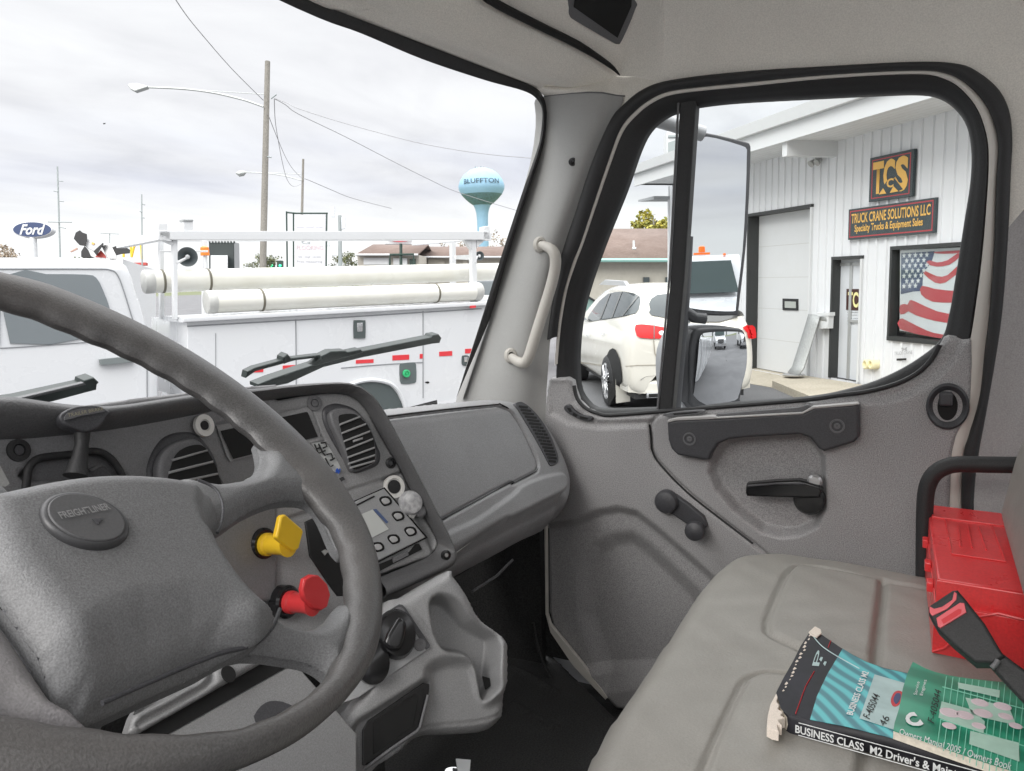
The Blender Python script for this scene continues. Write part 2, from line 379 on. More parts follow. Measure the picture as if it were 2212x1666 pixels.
G1=z('U',(1255,689),(1272,620),(1304,528),(1350,413),(1382,322),(1405,280),(1437,253),(1469,240),(1503,231),(1588,221),(1749,212),(1886,205),(1978,202),(2024,208),(2060,229),(2088,267),(2099,322),(2097,391),(2083,482),(2065,597),(2051,679),(2033,734),(1978,780),(1909,817),(1840,840),(1749,858),(1565,872),(1453,888),(1421,882),(1299,884),(1270,870),(1253,845),(1248,810),(1248,757))
def polar(uv,pl,c=(1690,560),n=260,off=0,arc=None):
    P=np.array(smooth(uv,6)); d=P-np.array(c); a=np.arctan2(d[:,1],d[:,0]); r=np.hypot(*d.T); o=np.argsort(a); a=a[o];r=r[o]
    t=np.linspace(-math.pi,math.pi,n,endpoint=False) if arc is None else np.linspace(R(arc[0]),R(arc[1]),n)
    rr=np.interp(t,np.r_[a-2*math.pi,a,a+2*math.pi],np.r_[r,r,r])
    return [pl(c[0]+x*math.cos(k),c[1]+x*math.sin(k),off) for k,x in zip(t,rr)]
def ring(name,A,B,pl,h,mat_,parent,prof=((0,-.0),(.08,.55),(.25,.9),(.5,1),(.75,.9),(.92,.55),(1,0)),arc=None,plb=None,tail=True):
    a,b=polar(A,pl,arc=arc),polar(B,plb or pl,arc=arc); rows=[]
    for t,k in prof: rows.append([p.lerp(q,t)+pl.n*(k*h) for p,q in zip(a,b)])
    rows=[[p-pl.n*.02 for p in rows[0]]]+rows+([[p-pl.n*.02 for p in rows[-1]]] if tail else [])
    return loft(name,rows,mat_,parent,closed=arc is None)
ring('door_weatherstrip',O1,I1,Pl((1.600,0,0),(-1,0,0)),.012,BLK,cab,arc=(-199,66))
# shell: roof, rear of door opening, header, pillar
rows=[[Vector((1.625+.03*abs(math.sin(zz*3)),y,zz)) for zz in (-1.0,-.7,-.4,-.1,.15,.3,.40,.455)] for y in (-.062,-.10,-.2,-.45,-.75)]
# rear side trim: starts at the weatherstrip
o1=polar(O1,Pl((1.606,0,0),(-1,0,0)),n=200)
rt=[p for p in o1 if p.y<.12 and -.75<p.z<.50]; rt.sort(key=lambda p:p.z)
loft('rear_side_trim',[[Vector((1.606+k*.02,p.y-k*w,p.z)) for p in rt] for k,w in ((0,0),(.6,.03),(1,.2),(1,.8))],mat('side_trim',(.34,.325,.32),.6,grain=.14,gs=420,bump=.5,stain=.3,ss=3),cab)
# windshield surround, header
gl=z('U',(-200,-330),(300,-120),(560,-22),(640,18),(779,72),(912,128),(1046,173),(1129,196),(1159,214),(1171,240),(1168,290),(1158,330),(1125,425),(1082,556),(1040,690),(991,845),(985,862),(800,900),(400,910),(-200,900))
def onw(u,v,o=0): return PWS(u,v,o)
band_o=z('U',(640,18),(779,72),(912,128),(1046,173),(1129,196),(1159,214),(1171,240),(1168,290),(1158,330),(1125,425),(1082,556),(1040,690),(985,862))
band_i=z('U',(640,-14),(729,20),(845,63),(979,115),(1079,153),(1139,177),(1168,199),(1181,237),(1178,290),(1168,335),(1138,425),(1097,556),(1058,690),(1000,862))
ext=z('U',(-400,-450),(200,-190)); exti=z('U',(-400,-520),(200,-230))
bo=smooth(ext+band_o,5,False); bi=smooth(exti+band_i,5,False)
loft('windshield_surround',[[onw(*p,-.012) for p in bo],[onw(*p,0) for p in bo],[onw(*a,.006).lerp(onw(*b,.006),.5) for a,b in zip(bo,bi)],[onw(*p,.002) for p in bi],[onw(*p,-.02) for p in bi]],BLK,cab)
slab('windshield',gl,PWS,.005,glassmat('windshield_glass',(.985,.99,.99),.03),cab,off=-.008,wn=False)
PH=Pl((1.2,.70,.50),(-.05,-.52,-.85))
def P3(u,v,pl): return pl(u,v)
# header panel between glass and headliner seam
h0=smooth(exti+z('U',(640,-8),(729,26),(845,69),(979,121),(1079,159),(1139,182),(1170,202)),5,False)
h1=smooth(z('U',(-200,-520),(300,-260),(755,0),(800,28),(879,77),(1046,140),(1110,166),(1155,182),(1190,186)),5,False)
h3=smooth(z('U',(100,-560),(600,-260),(1039,-2),(1090,24),(1146,53),(1246,101),(1290,128),(1318,148),(1334,164)),5,False)
n=min(len(h0),len(h1),len(h3))
def rs(p,n):
    i=np.linspace(0,len(p)-1,n); q=np.array(p); return [tuple(np.array([np.interp(k,range(len(p)),q[:,0]),np.interp(k,range(len(p)),q[:,1])])) for k in i]
h0,h1,h3=(rs(h,50) for h in (h0,h1,h3))
def zh(u,v,zz,ymax=2):  # point at height zz on a pixel ray
    d=ray(u,v); return d*(zz/d.z)
A=[onw(*p,.0) for p in h0]; B=[onw(*p,.012)+Vector((0,-.012,.002)) for p in h1]
PS=Surf(lambda x,zz:.71-.30*max(0,x-1.0)**2,(0,-1,-.35))
D_=[PS(*p) for p in h3]
rowsH=[[a+Vector((0,.01,.01)) for a in A],A,[a.lerp(b,.5)+Vector((0,-.004,-.003)) for a,b in zip(A,B)],B]
for t in (.06,.2,.4,.6,.8,.93,1): rowsH.append([b.lerp(d,t)+Vector((0,-.0,-.02*math.sin(math.pi*t))) for b,d in zip(B,D_)])
rowsH.append([d+Vector((0,.03,.05)) for d in D_])
loft('header_panel',rowsH,HEAD,cab)
# dark tapering gap at the seam (a recessed slot between header and headliner)
g0=smooth(z('U',(1000,-40),(1039,-2),(1146,51),(1246,99),(1312,142),(1336,164)),4,False); g1=smooth(z('U',(1040,-40),(1071,-2),(1160,49),(1250,95),(1318,138),(1342,162)),4,False)
gpt=[PS(a[0]*.5+b[0]*.5,a[1]*.5+b[1]*.5,.012) for a,b in zip(g0,g1)]
tube('header_seam',gpt,[.0075]*(len(gpt)-8)+[.007,.006,.0055,.005,.004,.003,.002,.001],DEEP,cab,seg=8)
# headliner: one cloth from the header seam and the door top up to the flat of the roof
seam=[PS(*p,.002) for p in rs(h3,26)]
Tc=[(1150,180),(1178,187),(1220,183),(1262,176),(1300,169),(1336,164),(1370,166),(1400,172),(1425,178)]
f_=Pl((1.600,0,0),(-1,0,0))(*Tc[-1]); e_=PS(*Tc[5])
Tp=[ray(u,v).normalized()*np.interp(u,[1150,1336,1425],[PWS(*Tc[0],-.002).length,e_.length,f_.length]) for u,v in Tc]
RZ=.535
dtop=[p for p in polar(O1,Pl((1.603,0,0),(-1,0,0)),n=400,arc=(-128,-8)) if p.y<f_.y-.01]
zc_=[p for p in dtop]
Bc=seam+Tp[6:]+dtop; rows=[]; Ic=[]; ns=len(seam)
for k_,p in enumerate(Bc):
    rear_=p.y<-.02 and k_>ns
    Ic.append(Vector((min(1.36,p.x-.02),p.y-(.14 if k_<ns else (.10 if k_<ns+3 else .02)) if not rear_ else -.05-(.43-p.z)*1.6,RZ)))
for _ in range(3): Ic=[Ic[0]]+[(a+b*2+c)/4 for a,b,c in zip(Ic,Ic[1:],Ic[2:])]+[Ic[-1]]
for t in np.linspace(0,1,10):
    sn,cs=math.sin(t*math.pi/2),1-math.cos(t*math.pi/2)
    rows.append([Vector((b.x+(i.x-b.x)*(cs*.75+.25*t),b.y+(i.y-b.y)*t,b.z+(i.z-b.z)*sn)) for b,i in zip(Bc,Ic)])
for f_ in (.5,.85,1): rows.append([Vector((i.x+(-.12-i.x)*f_,i.y+(-.4-i.y)*f_*.0,RZ+.02*f_)) for i in Ic])
loft('headliner',rows,HEAD,cab)
prism('roof_skin',[Vector((-.2,.72,.60)),Vector((1.72,.72,.60)),Vector((1.72,-.9,.60)),Vector((-.2,-.9,.60))],(0,0,.03),WHT,cab)
# pillar trim : loft from the glass edge to the weatherstrip
lv=[(208,1175,1350),(225,1178,1345),(260,1182,1327),(350,1170,1287),(450,1138,1254),(556,1103,1212),(690,1060,1192),(780,1030,1185),(880,1000,1178),(960,980,1178)]
rows=[]
for v,ul,ur in lv:
    top=min(1,(v-200)/40); vt=lambda k:v-(8*math.sin(math.pi*k) if v==200 else 0)
    a=PWS(ul,v,.0); b=Pl((1.606,0,0),(-1,0,0))(ur,v)
    m=a.lerp(b,.5); out=Vector((-.6,-.55,0)); r_=[a+Vector((.01,.03,0))]
    for k,h in ((0,0),(.12,.015),(.3,.034),(.5,.042),(.66,.038),(.78,.022),(.88,.008),(1,0)): r_.append(a.lerp(b,k)+out*h)
    rows.append(r_)
pil=loft('front_pillar_trim',rows,PILL,cab,sub=1)
# corner trim between header, pillar joint and door
Rp=rows[0][1:]
def rsp(P,n):
    i=np.linspace(0,len(P)-1,n); return [P[int(k)].lerp(P[min(len(P)-1,int(k)+1)],k-int(k)) for k in i]
A_,B_r=rsp(Tp,32),rsp(Rp+[Pl((1.604,0,0),(-1,0,0))(*q) for q in ((1347,234),(1358,222),(1372,210),(1398,194))],32)
loft('corner_trim',[[a.lerp(b,t)+Vector((-.5,-.5,0))*.010*math.sin(math.pi*t)+Vector((0,0,-.004))*math.sin(math.pi*t) for a,b in zip(A_,B_r)] for t in np.linspace(0,1,7)],HEAD,cab)
slab('corner_filler',[(1296,200),(1330,185),(1420,165),(1405,212),(1352,244),(1330,232)],Pl((1.613,0,0),(-1,0,0)),.01,HEAD,cab)
tube('joint_line',[p+Vector((-.6,-.55,0))*.0006 for p in Rp],.0016,PLM,cab,seg=6)
pb=bvh_of(pil)
h=pb.ray_cast(Vector(),ray(1237,350).normalized())
if h[0]: lathe('screw_plug',h[0]+Vector((-.72,-.69,0))*.003,Vector((-.72,-.69,0)),[(.009,-.004),(.0085,.001),(.004,.001),(.0,-.002)],BLG,cab)
# roof recess
hb_=bvh_of(COL.objects['headliner']); q3=[hb_.ray_cast(Vector(),ray(*q).normalized())[0] for q in ((1250,30),(1335,85),(1360,15))]; nr_=(q3[1]-q3[0]).cross(q3[2]-q3[0]).normalized(); PR=Pl(q3[0],nr_).off(.004)
ro=smooth(z('U',(1236,-30),(1228,18),(1230,36),(1245,48),(1318,90),(1334,97),(1345,88),(1374,20),(1378,-20)),3)
slab('roof_recess_bezel',ro,PR,.02,PLM,cab,bev=.004)
slab('roof_recess',z('U',(1246,-30),(1240,16),(1334,82),(1364,14),(1366,-30)),PR,.003,DEEP,cab,off=.002)
# black void: floor, firewall, doghouse
def plane_pts(name,pts,mt,par,t=(0,0,-.03)): return prism(name,pts,t,mt,par)
PF=Pl((0,0,-.93),(0,0,1))
hfield('floor_mat',PF,z('U',(900,1290),(1175,1150),(1182,1400),(1330,1545),(1500,1580),(1500,2300),(400,2600),(500,1500)),MATF,cab,res=.006,er=.02,ed=.01,
  lines=[(z('E',(1900,840),(2000,880),(2212,1010)),.006,-.008),(z('E',(1900,1100),(2100,1220),(2212,1280)),.006,-.008)])
fw=[Vector((.0,1.12,-.30)),Vector((1.66,1.10,-.30)),Vector((1.66,1.06,-.70)),Vector((1.66,.86,-1.0)),Vector((0,.86,-1.0)),Vector((0,1.1,-.70))]
mesh('firewall_mat',fw,[(0,1,2,5),(5,2,3,4)],MATF,cab)
plane_pts('under_floor',[Vector((-.15,-.8,-1.0)),Vector((1.7,-.8,-1.0)),Vector((1.7,1.1,-1.0)),Vector((-.15,1.1,-1.0))],MATF,cab)
# sill strip of painted metal beyond the mat
PSI=Pl((1.60,0,0),(-1,0,0))
slab('sill_strip',z('I',(139,60),(148,60),(151,440),(165,488),(290,640),(413,802),(403,812),(265,668),(165,520),(144,440)),PSI,.01,CREAM,cab,bev=.001)
tube('wiring_cover',[PSI(*p,.03) for p in z('I',(90,480),(105,560),(130,640),(175,730),(245,805))],.004,MATF,cab,sm=4)

# driver's side: unseen lower half of the door, added to shade the footwell
prism('driver_door_panel',[Vector((-.20,.95,-1.0)),Vector((-.20,-.6,-1.0)),Vector((-.20,-.6,-.34)),Vector((-.20,.95,-.34))],(-.05,0,0),DOOR,cab,bev=.01)

prism('kick_wall',[Vector((1.625,.80,-1.0)),Vector((1.60,1.16,-1.0)),Vector((1.60,1.16,-.42)),Vector((1.625,.80,-.42))],(.02,0,0),MATF,cab)
prism('sill_wall',[Vector((1.665,.81,-.93)),Vector((1.665,.2,-.93)),Vector((1.665,.2,-.60)),Vector((1.665,.81,-.60))],(.02,0,0),MATF,cab)
# ================================================================ passenger door
door=thing('passenger_door','grey truck passenger door with black window frame, pull handle and latch','truck door',(1.65,.3,-.6))
top=z('U',(1181,823),(1190,817),(1222,816),(1231,824),(1234,843),(1243,867),(1263,887),(1293,898),(1320,900),(1426,892),(1520,884),(1650,873),(1751,865),(1812,857),(1873,848),(1934,832),(1979,811),(2010,782),(2028,752),(2040,731),(2049,726),(2104,730))
panel=top+z('U',(2107,783),(2104,862),(2095,904),(2071,944),(2062,980),(2056,1093),(2056,1450),(1560,1560),(1330,1535),(1190,1385),(1178,1330),(1176,1150),(1172,900))
spk=z('F',(275,1055),(400,1042),(560,975),(680,955),(800,982),(950,1100),(1100,1230),(1230,1345),(1500,1600),(1200,2000),(200,2000),(180,1060))
spk2=z('F',(450,1660),(455,1450),(480,1310),(540,1220),(640,1160),(760,1150),(850,1215),(1000,1350),(1200,1550),(1400,1900),(600,2100))
bowl=z('F',(1290,650),(1380,520),(1500,495),(1900,475),(1960,540),(2010,620),(2015,750),(2020,950),(1960,1060),(1850,1110),(1740,1120),(1620,1090),(1450,960),(1330,820),(1285,720))
ledge=z('F',(225,100),(400,100),(430,330),(640,415),(900,400),(1240,360),(2212,290),(2212,-100),(225,-100))
cr=z('U',(1751,925),(1873,884),(1950,870),(2010,840),(2060,790),(2085,735))
hp=z('F',(945,330),(890,400),(900,480),(905,560),(930,620),(960,660),(1050,760),(1180,880),(1400,1050),(1560,1172),(1700,1290))
lip=z('F',(1300,345),(1330,360),(1880,328),(1940,292),(2212,270),(2212,235),(1960,262),(1880,290),(1320,330))
leds=z('G',(0,600),(300,590),(600,560),(750,500),(900,400),(1000,300),(1060,200),(1100,125),(945,110),(890,250),(800,360),(600,480),(400,525),(0,570))
hfield('trim_panel',Pl((1.60,0,0),(-1,0,0)),panel,DOOR,door,res=.0032,er=.012,ed=.012,sm=0,skirt=.02,
  lines=[(hp,.0030,.010),(z('F',(225,110),(372,110),(385,200)),.003,-.002)],
  regs=[(bowl,.016,.030),(spk,.028,.016),(spk2,.05,.02),(smooth(leds,3),.016,.009),(z('F',(225,120),(372,120),(420,300),(560,380),(900,375),(900,410),(560,425),(360,395),(250,330)),.014,.006)])
tube('panel_gap',[Pl((1.60,0,0),(-1,0,0))(*p,-.004) for p in smooth(hp[1:-1],4,False)],.0022,BLG,door,seg=6)
# window frame rings
PFR=Pl((1.622,0,0),(-1,0,0))
C2=C1[:20]+z('U',(2078,800),(2050,850),(1960,893),(1840,915),(1600,925),(1430,935),(1290,930),(1222,905),(1205,850),(1204,780))+C1[-1:]
ring('painted_flange',I1,C1,Pl((1.606,0,0),(-1,0,0)),.003,CREAM,door,prof=((0,0),(.2,.8),(.5,1),(.8,.8),(1,0)),arc=(-205,66))
ring('window_frame',C2,G1,Pl((1.616,0,0),(-1,0,0)),.012,BLK,door,prof=((0,0),(.04,.6),(.12,.95),(.3,1),(.55,1.1),(.62,.8),(.8,.75),(.93,.6),(1,0)),plb=Pl((1.640,0,0),(-1,0,0)),tail=False)
ring('glass_run',[(a+(a-1690)*.01,b+(b-560)*.01) for a,b in G1],G1,Pl((1.642,0,0),(-1,0,0)),.003,BLK,door)
PG=Pl((1.662,0,0),(-1,0,0))
slab('window_glass',[(a+(a-1690)*.01,b+(b-560)*.01) for a,b in G1],PG,.004,glassmat('door_glass',(.97,.985,.98),.10),door,wn=False)
slab('division_bar',z('U',(1469,205),(1504,203),(1502,240),(1478,600),(1451,893),(1421,893),(1448,600)),Pl((1.622,0,0),(-1,0,0)),.03,BLK,door,bev=.004)
tube('bar_seal',[Pl((1.622,0,0),(-1,0,0))(*p) for p in z('U',(1466,215),(1446,600),(1420,889))],.0025,PLM,door)
tube('bottom_seal',[Pl((1.606,0,0),(-1,0,0))(a,b+3) for a,b in smooth(z('U',(1240,830),(1247,858),(1267,880),(1296,891),(1320,894),(1426,886),(1520,879),(1650,869),(1751,860),(1812,851),(1873,843),(1934,827),(1979,805),(2010,776),(2030,742)),3,False)],.0045,BLK,door,seg=8)
# pull handle
PH1=Pl((1.585,0,0),(-1,0,0))
hand=z('F',(1003,385),(1060,372),(1300,362),(1890,325),(1960,288),(2212,272),(2245,268),(2248,300),(2250,480),(2215,518),(2020,578),(1985,560),(1930,490),(1860,466),(1500,488),(1400,500),(1330,530),(1290,590),(1275,632),(1240,632),(1070,600),(1030,560),(1010,500))
slab('pull_handle',hand,PH1,.03,PLX,door,bev=.006,off=.01)
PH2=PH1.off(.0105)
HTG=mat('handle_top_grey',(.42,.41,.40),.5,grain=.08)
slab('handle_top',z('F',(1003,392),(1010,372),(1060,358),(1290,345),(1325,352),(1335,362),(1300,368),(1060,378)),PH1,.02,HTG,door,bev=.002,off=.012)
slab('handle_top',z('F',(1320,366),(1330,354),(1880,322),(1945,286),(2235,262),(2247,272),(2212,280),(1958,300),(1880,336)),PH1,.02,HTG,door,bev=.002,off=.012)
for k,(x,y) in enumerate(((1148,495),(2105,412))):
    c=PH2(*z('F',(x,y))[0]); lathe('screw',c,(-1,0,0),[(.014,-.004),(.0135,.0012),(.0105,.0012),(.0095,-.003),(.006,-.003),(.0055,.0005),(.0025,.001),(0,-.001)],MATS['mid_plastic'],door)
slab('finger_recess',z('F',(1312,350),(1330,334),(1850,292),(1920,272),(1938,286),(1878,320),(1330,352)),PH1,.01,PLM,door,off=.004,bev=.001)
slab('lock_slot',smooth(z('F',(975,338),(1060,320),(1230,308),(1240,322),(1200,335),(1020,350)),3),Pl((1.59,0,0),(-1,0,0)),.01,PLM,door,bev=.002,off=.004)
slab('lock_slot_hole',z('F',(1040,330),(1150,322),(1215,318),(1190,328),(1050,340)),Pl((1.59,0,0),(-1,0,0)),.001,DEEP,door,off=.0048)
# door latch lever and its cup
PL1=Pl((1.60,0,0),(-1,0,0))
lathe('latch_boss',PL1(*z('F',(1930,880))[0],-.008),(-1,0,0),[(.030,0),(.030,.012),(.026,.017),(0,.019)],BLG,door)
lathe('latch_pivot',PL1(*z('F',(1962,768))[0],.004),(-1,0,0),[(.014,-.01),(.014,.006),(.010,.010),(0,.011)],STE,door)
lp=[PL1(*p,.022) for p in z('F',(1512,815),(1518,787),(1700,770),(1860,764),(1915,778),(1990,800),(2010,830),(1995,880),(1880,880),(1520,868),(1510,845))]
bm=bmesh.new(); prism_bm(bm,lp,Vector((.022,0,0)),.005,3); fin('latch_lever',bm,BLG,door,wn=True)
tube('lever_ridge',[PL1(*p,.024) for p in z('F',(1530,800),(1700,785),(1900,785))],.002,PLX,door)
# window crank style arm with two knobs
bm=bmesh.new(); prism_bm(bm,[PL1(*p,.012) for p in z('F',(990,850),(1060,860),(1150,925),(1240,1000),(1262,1060),(1230,1100),(1170,1075),(1060,1000),(965,945),(950,890))],Vector((.014,0,0)),.004,3); fin('crank_arm',bm,PLX,door,wn=True)
lathe('crank_hub',PL1(*z('F',(1003,898))[0],.012),(-1,0,0),[(.025,-.005),(.025,.008),(.022,.013),(.014,.016),(0,.017)],PLX,door)
lathe('crank_knob',PL1(*z('F',(1206,1065))[0],.012),(-1,0,0),[(.012,0),(.012,.014),(.019,.018),(.0215,.026),(.019,.036),(.010,.041),(0,.042)],PLX,door)
# small defroster slot
dv_=smooth(z('F',(335,290),(350,275),(375,280),(400,310),(460,345),(510,350),(520,365),(500,380),(440,370),(370,335),(340,310)),2)
slab('defroster_vent',dv_,Pl((1.598,0,0),(-1,0,0)),.01,PLX,door,bev=.002,off=.002)
for a in (((355,292),(378,296),(388,318),(372,322)),((398,322),(425,340),(415,352),(392,340)),((440,346),(492,358),(488,370),(440,362))):
    slab('vent_hole',z('F',*a),Pl((1.598,0,0),(-1,0,0)),.001,DEEP,door,off=.0028)
# lock toggle in oval cup
tc_=PL1(*z('G',(972,612))[0])
lathe('lock_cup',tc_+Vector((-.002,0,0)),(-1,0,0),[(.042,-.004),(.042,.003),(.038,.006),(.032,.002),(.028,-.003),(0,-.003)],PLX,door,sx=.82,seg=36)
lathe('lock_recess',tc_+Vector((-.0,0,0)),(-1,0,0),[(.026,0),(.026,.001),(0,.001)],DEEP,door,sx=.62,seg=30)
box('lock_toggle',tc_+Vector((-.006,.003,.014)),(.014,.022,.026),PLX,door,bev=.005,seg=3)
# grab handle on the pillar
gh=thing('grab_handle','beige curved grab handle screwed to the windshield pillar','grab handle',pil and PWS(1140,650))
def pilp(u,v,o): 
    h=pb.ray_cast(Vector(),ray(u,v).normalized()); 
    if h[0] is None: return PD(u,v,o)
    nn=h[1] if h[1].dot(h[0])<0 else -h[1]; return h[0]+Vector((-.6,-.5,0)).normalized()*o
hp_=z('N',(2085,385),(2120,400),(2160,420),(2185,470),(2180,560),(2150,690),(2090,880),(2020,1100),(1990,1210),(1965,1262),(1930,1255),(1895,1230),(1870,1205))
hs=[0.0,.006,.02,.032,.036,.036,.036,.036,.034,.028,.014,.006,0]
pts=[pilp(u,v,.006+o) for (u,v),o in zip(hp_,hs)]
tube('grip',pts,[.008,.010,.0125,.0135]+[.0125]*5+[.0135,.0125,.010,.008][:4],mat('handle_beige',(.46,.44,.40),.5,grain=.05,bump=.2),gh,seg=14,sm=0)
gb=gh.children[0]; m=gb.modifiers.new('s','SUBSURF'); m.levels=m.render_levels=2
for nme,(x,y) in (('mount',(2098,392)),('mount',(1882,1212))):
    u,v=z('N',(x,y))[0]; c=pilp(u,v,.0); n_=Vector((-.72,-.66,.1)).normalized()
    mo=lathe(nme,c,n_,[(.018,-.002),(.0175,.007),(.014,.011),(.009,.011),(.0075,.004),(0,.004)],MATS['handle_beige'],gh,sx=.8)
    lathe('screw',c+n_*.0042,n_,[(.0072,0),(.006,.002),(0,.002)],BLG,mo)
# body of the door outside (seen in the small mirror and from other places)
slab('outer_skin',z('U',(1165,905),(1250,915),(1430,905),(1840,880),(2050,860),(2110,900),(2100,1700),(1165,1700)),Pl((1.72,0,0),(-1,0,0)),.02,WHT,door)
# ================================================================ outside mirrors
def mirror_asm(): pass
mir=thing('flat_side_mirror','tall black framed side mirror showing a white truck, outside the door window','side mirror',(2.0,.5,-.1))
MIR=mat('mirror',(.66,.67,.69),.0,metal=1)
PM=Pl((2.02,.49,.1),(-.585,-.811,.012))
mo_=z('T',(640,345),(665,330),(720,328),(820,350),(905,372),(918,385),(922,420),(915,620),(900,860),(875,1080),(865,1165),(850,1180),(720,1180),(630,1170),(610,1150),(612,900),(630,500))
mg=z('T',(668,360),(690,343),(760,350),(880,385),(903,400),(905,430),(900,620),(885,880),(860,1080),(853,1150),(840,1165),(740,1162),(640,1150),(625,1130),(620,900),(640,560))
mo_=[(1552+(a-1552)*1.035,490+(b-490)*1.012) for a,b in mo_]
slab('housing',mo_,PM,.05,PLX,mir,bev=.006,sm=2)
slab('glass',mg,PM,.002,MIR,mir,off=.001,sm=2,wn=False)
PM2=Pl((2.02,.475,-.25),(-.565,-.825,-.07))
mir2=thing('convex_side_mirror','small bulging convex mirror under the tall one, showing parked trucks','side mirror',(2.02,.48,-.3))
mo2=z('S',(1290,1010),(1340,880),(1390,790),(1470,755),(1600,742),(1850,745),(1940,760),(1975,800),(1995,950),(2000,1060),(1985,1200),(1950,1350),(1925,1470),(1880,1530),(1400,1620),(1320,1560),(1290,1400),(1275,1200))
slab('shell',mo2,PM2.off(-.03),.09,mat('mirror_shell',(.42,.425,.44),.4,grain=.06),mir2,bev=.02,seg=4,sm=2)
rim2=z('S',(1400,1000),(1420,850),(1445,775),(1500,750),(1650,738),(1880,745),(1955,768),(1985,830),(2003,1000),(1990,1180),(1955,1340),(1930,1480),(1890,1540),(1440,1590),(1400,1400))
slab('rim',rim2,PM2,.05,PLX,mir2,bev=.007,sm=2)
cg=smooth(z('S',(1470,1000),(1490,860),(1515,810),(1560,793),(1700,780),(1880,783),(1930,800),(1955,860),(1968,1000),(1960,1170),(1925,1330),(1900,1450),(1860,1500),(1470,1550),(1440,1400)),3)
cc=[PM2(*p) for p in cg]; ctr=sum(cc,Vector())/len(cc); rr_=[]
for k in range(11):
    t=1-k/10; rr_.append([ctr+(p-ctr)*t+PM2.n*(.014-((p-ctr)*t).length_squared/1.1) for p in cc])
o=loft('glass',rr_[:-1]+[[ctr+(p-ctr)*.01+PM2.n*.014 for p in cc]],MIR,mir2,closed=True)
arm=thing('mirror_bracket','black upright mirror arm behind the window divider','mirror arm',(1.9,.55,-.2))
PA=Pl((1.95,.5,0),(-.8,-.6,0))
tube('post',[PA(*p) for p in z('S',(1360,-200),(1340,200),(1310,700),(1270,1150),(1230,1620))],.018,PLX,arm,seg=12)
tube('strut',[PA(*p) for p in z('S',(1330,560),(1450,640),(1560,650))],.014,PLX,arm)
slab('foot_cover',z('S',(1270,1000),(1300,1050),(1275,1200),(1310,1500),(1340,1620),(1210,1620),(1230,1200)),PA,.03,MATS['mirror_shell'],arm,bev=.005)
# ================================================================ bench seat
bench=thing('bench_seat','worn beige vinyl bench seat with stitched panels, carrying two manuals and a red case','bench seat',(1.1,.1,-.9))
ZS=-.52; PSZ=Pl((0,0,ZS),(0,0,1))
so_=z('U',(900,2150),(1100,1850),(1221,1664))+z('I',(320,960),(400,822),(560,596),(640,484),(740,345),(800,265),(870,197),(940,160),(1040,146),(1150,146),(1350,168),(1500,192),(1760,240),(2212,330))+z('U',(2600,1450),(3000,2150))
sA=smooth(z('I',(1330,238),(1240,233),(1195,258),(1160,320),(1112,440),(1102,490),(1122,530),(1240,590),(1330,640)),3,False)
sA2=z('I',(1240,233),(1330,238),(1600,295),(1900,350)); sA3=z('I',(1602,290),(1598,360),(1585,480),(1570,640),(1550,900),(1520,1060),(1500,1300))
sB=smooth(z('I',(1300,705),(1180,700),(1080,697),(1012,722),(975,780),(900,940),(830,1110),(760,1280)),3,False)
def wr(x,y): return .0010*np.sin(x*55+2*np.sin(y*23))*np.sin(y*41+x*11)+.0014*np.sin(x*9+1)*np.sin(y*13)
hfield('seat_cushion',PSZ,so_,SEAT,bench,res=.0042,er=.055,ed=.05,skirt=.16,sm=3,fn=wr,
  lines=[(sA,.0045,.009),(sA2,.005,.005),(sA3,.0055,.011),(sB,.0045,.009),(z('I',(1240,470),(1360,455)),.03,.002)],
  regs=[(z('I',(1240,233),(1195,258),(1160,320),(1110,440),(1100,490),(1120,530),(1240,590),(1560,640),(1600,290)),.02,-.005),(z('I',(1180,700),(1080,697),(1010,720),(975,780),(900,940),(800,1180),(1500,1300),(1550,800)),.02,-.004)])
PB=Pl((1.42,0,0),(-1,0,0))
prism('seat_back',[PB(*p) for p in smooth(z('U',(2330,700),(2240,870),(2212,945),(2195,984),(2183,1026),(2171,1071),(2163,1111),(2177,1141),(2212,1180),(2300,1260),(2420,1260),(2420,600)),3)],(-1.35,0,0),SEAT,bench,bev=.02,seg=4)
box('seat_base',(.98,.05,-.80),(.95,.42,.36),PLM,bench,bev=.02)
rail=thing('seat_rail','black bent tube rail rising behind the red case beside the seat back','rail',(1.47,-.05,-.5))
PRL=Pl((1.47,0,0),(-1,0,0))
tube('bent_tube',[PRL(*p) for p in z('U',(2330,1006),(2212,1005),(2130,1004),(2075,1003),(2045,1008),(2020,1022),(2005,1046),(1999,1078),(1997,1130),(1996,1230),(1996,1330))],.0135,BLK,rail,seg=14,sm=3)
# ---------------------------------------------------------------- red case
rc=thing('warning_triangle_case','red plastic warning triangle case lying on the bench seat','case',PSZ(2080,1400))
REDM=mat('red_plastic',(.72,.038,.042),.34,grain=.08,gs=300,bump=0,stain=.2,ss=9,stain_col=(.68,.08,.08),coat=.15)
PT=Pl((0,0,-.415),(0,0,1)); a=PT(2021,1253);b=PT(2001,1090); e1=b-a; e2=PT(2147,1107)-b; e2=e2.normalized()*.118
q_=[a,b,b+e2,a+e2]; dn=Vector((0,0,-.103))
ctr=sum(q_,Vector())/4
lidtop=[p+(ctr-p)*.03 for p in q_]
prism('case_body',[p+Vector((0,0,-.034)) for p in q_],(0,0,-.069),REDM,rc,bev=.003)
prism('case_lid',[p for p in lidtop],(0,0,-.034),REDM,rc,bev=.004,seg=3)
lb=rc.children[1]
ex=e1.normalized(); ey=e2.normalized(); up=Vector((0,0,1)); M3=Matrix((ex,ey,up)).transposed()
for k in (.2,.42,.72,.93): box('hinge',a+e1*k+Vector((0,0,-.036))-ey*.003,(.022,.009,.014),REDM,rc,M=M3,bev=.002)
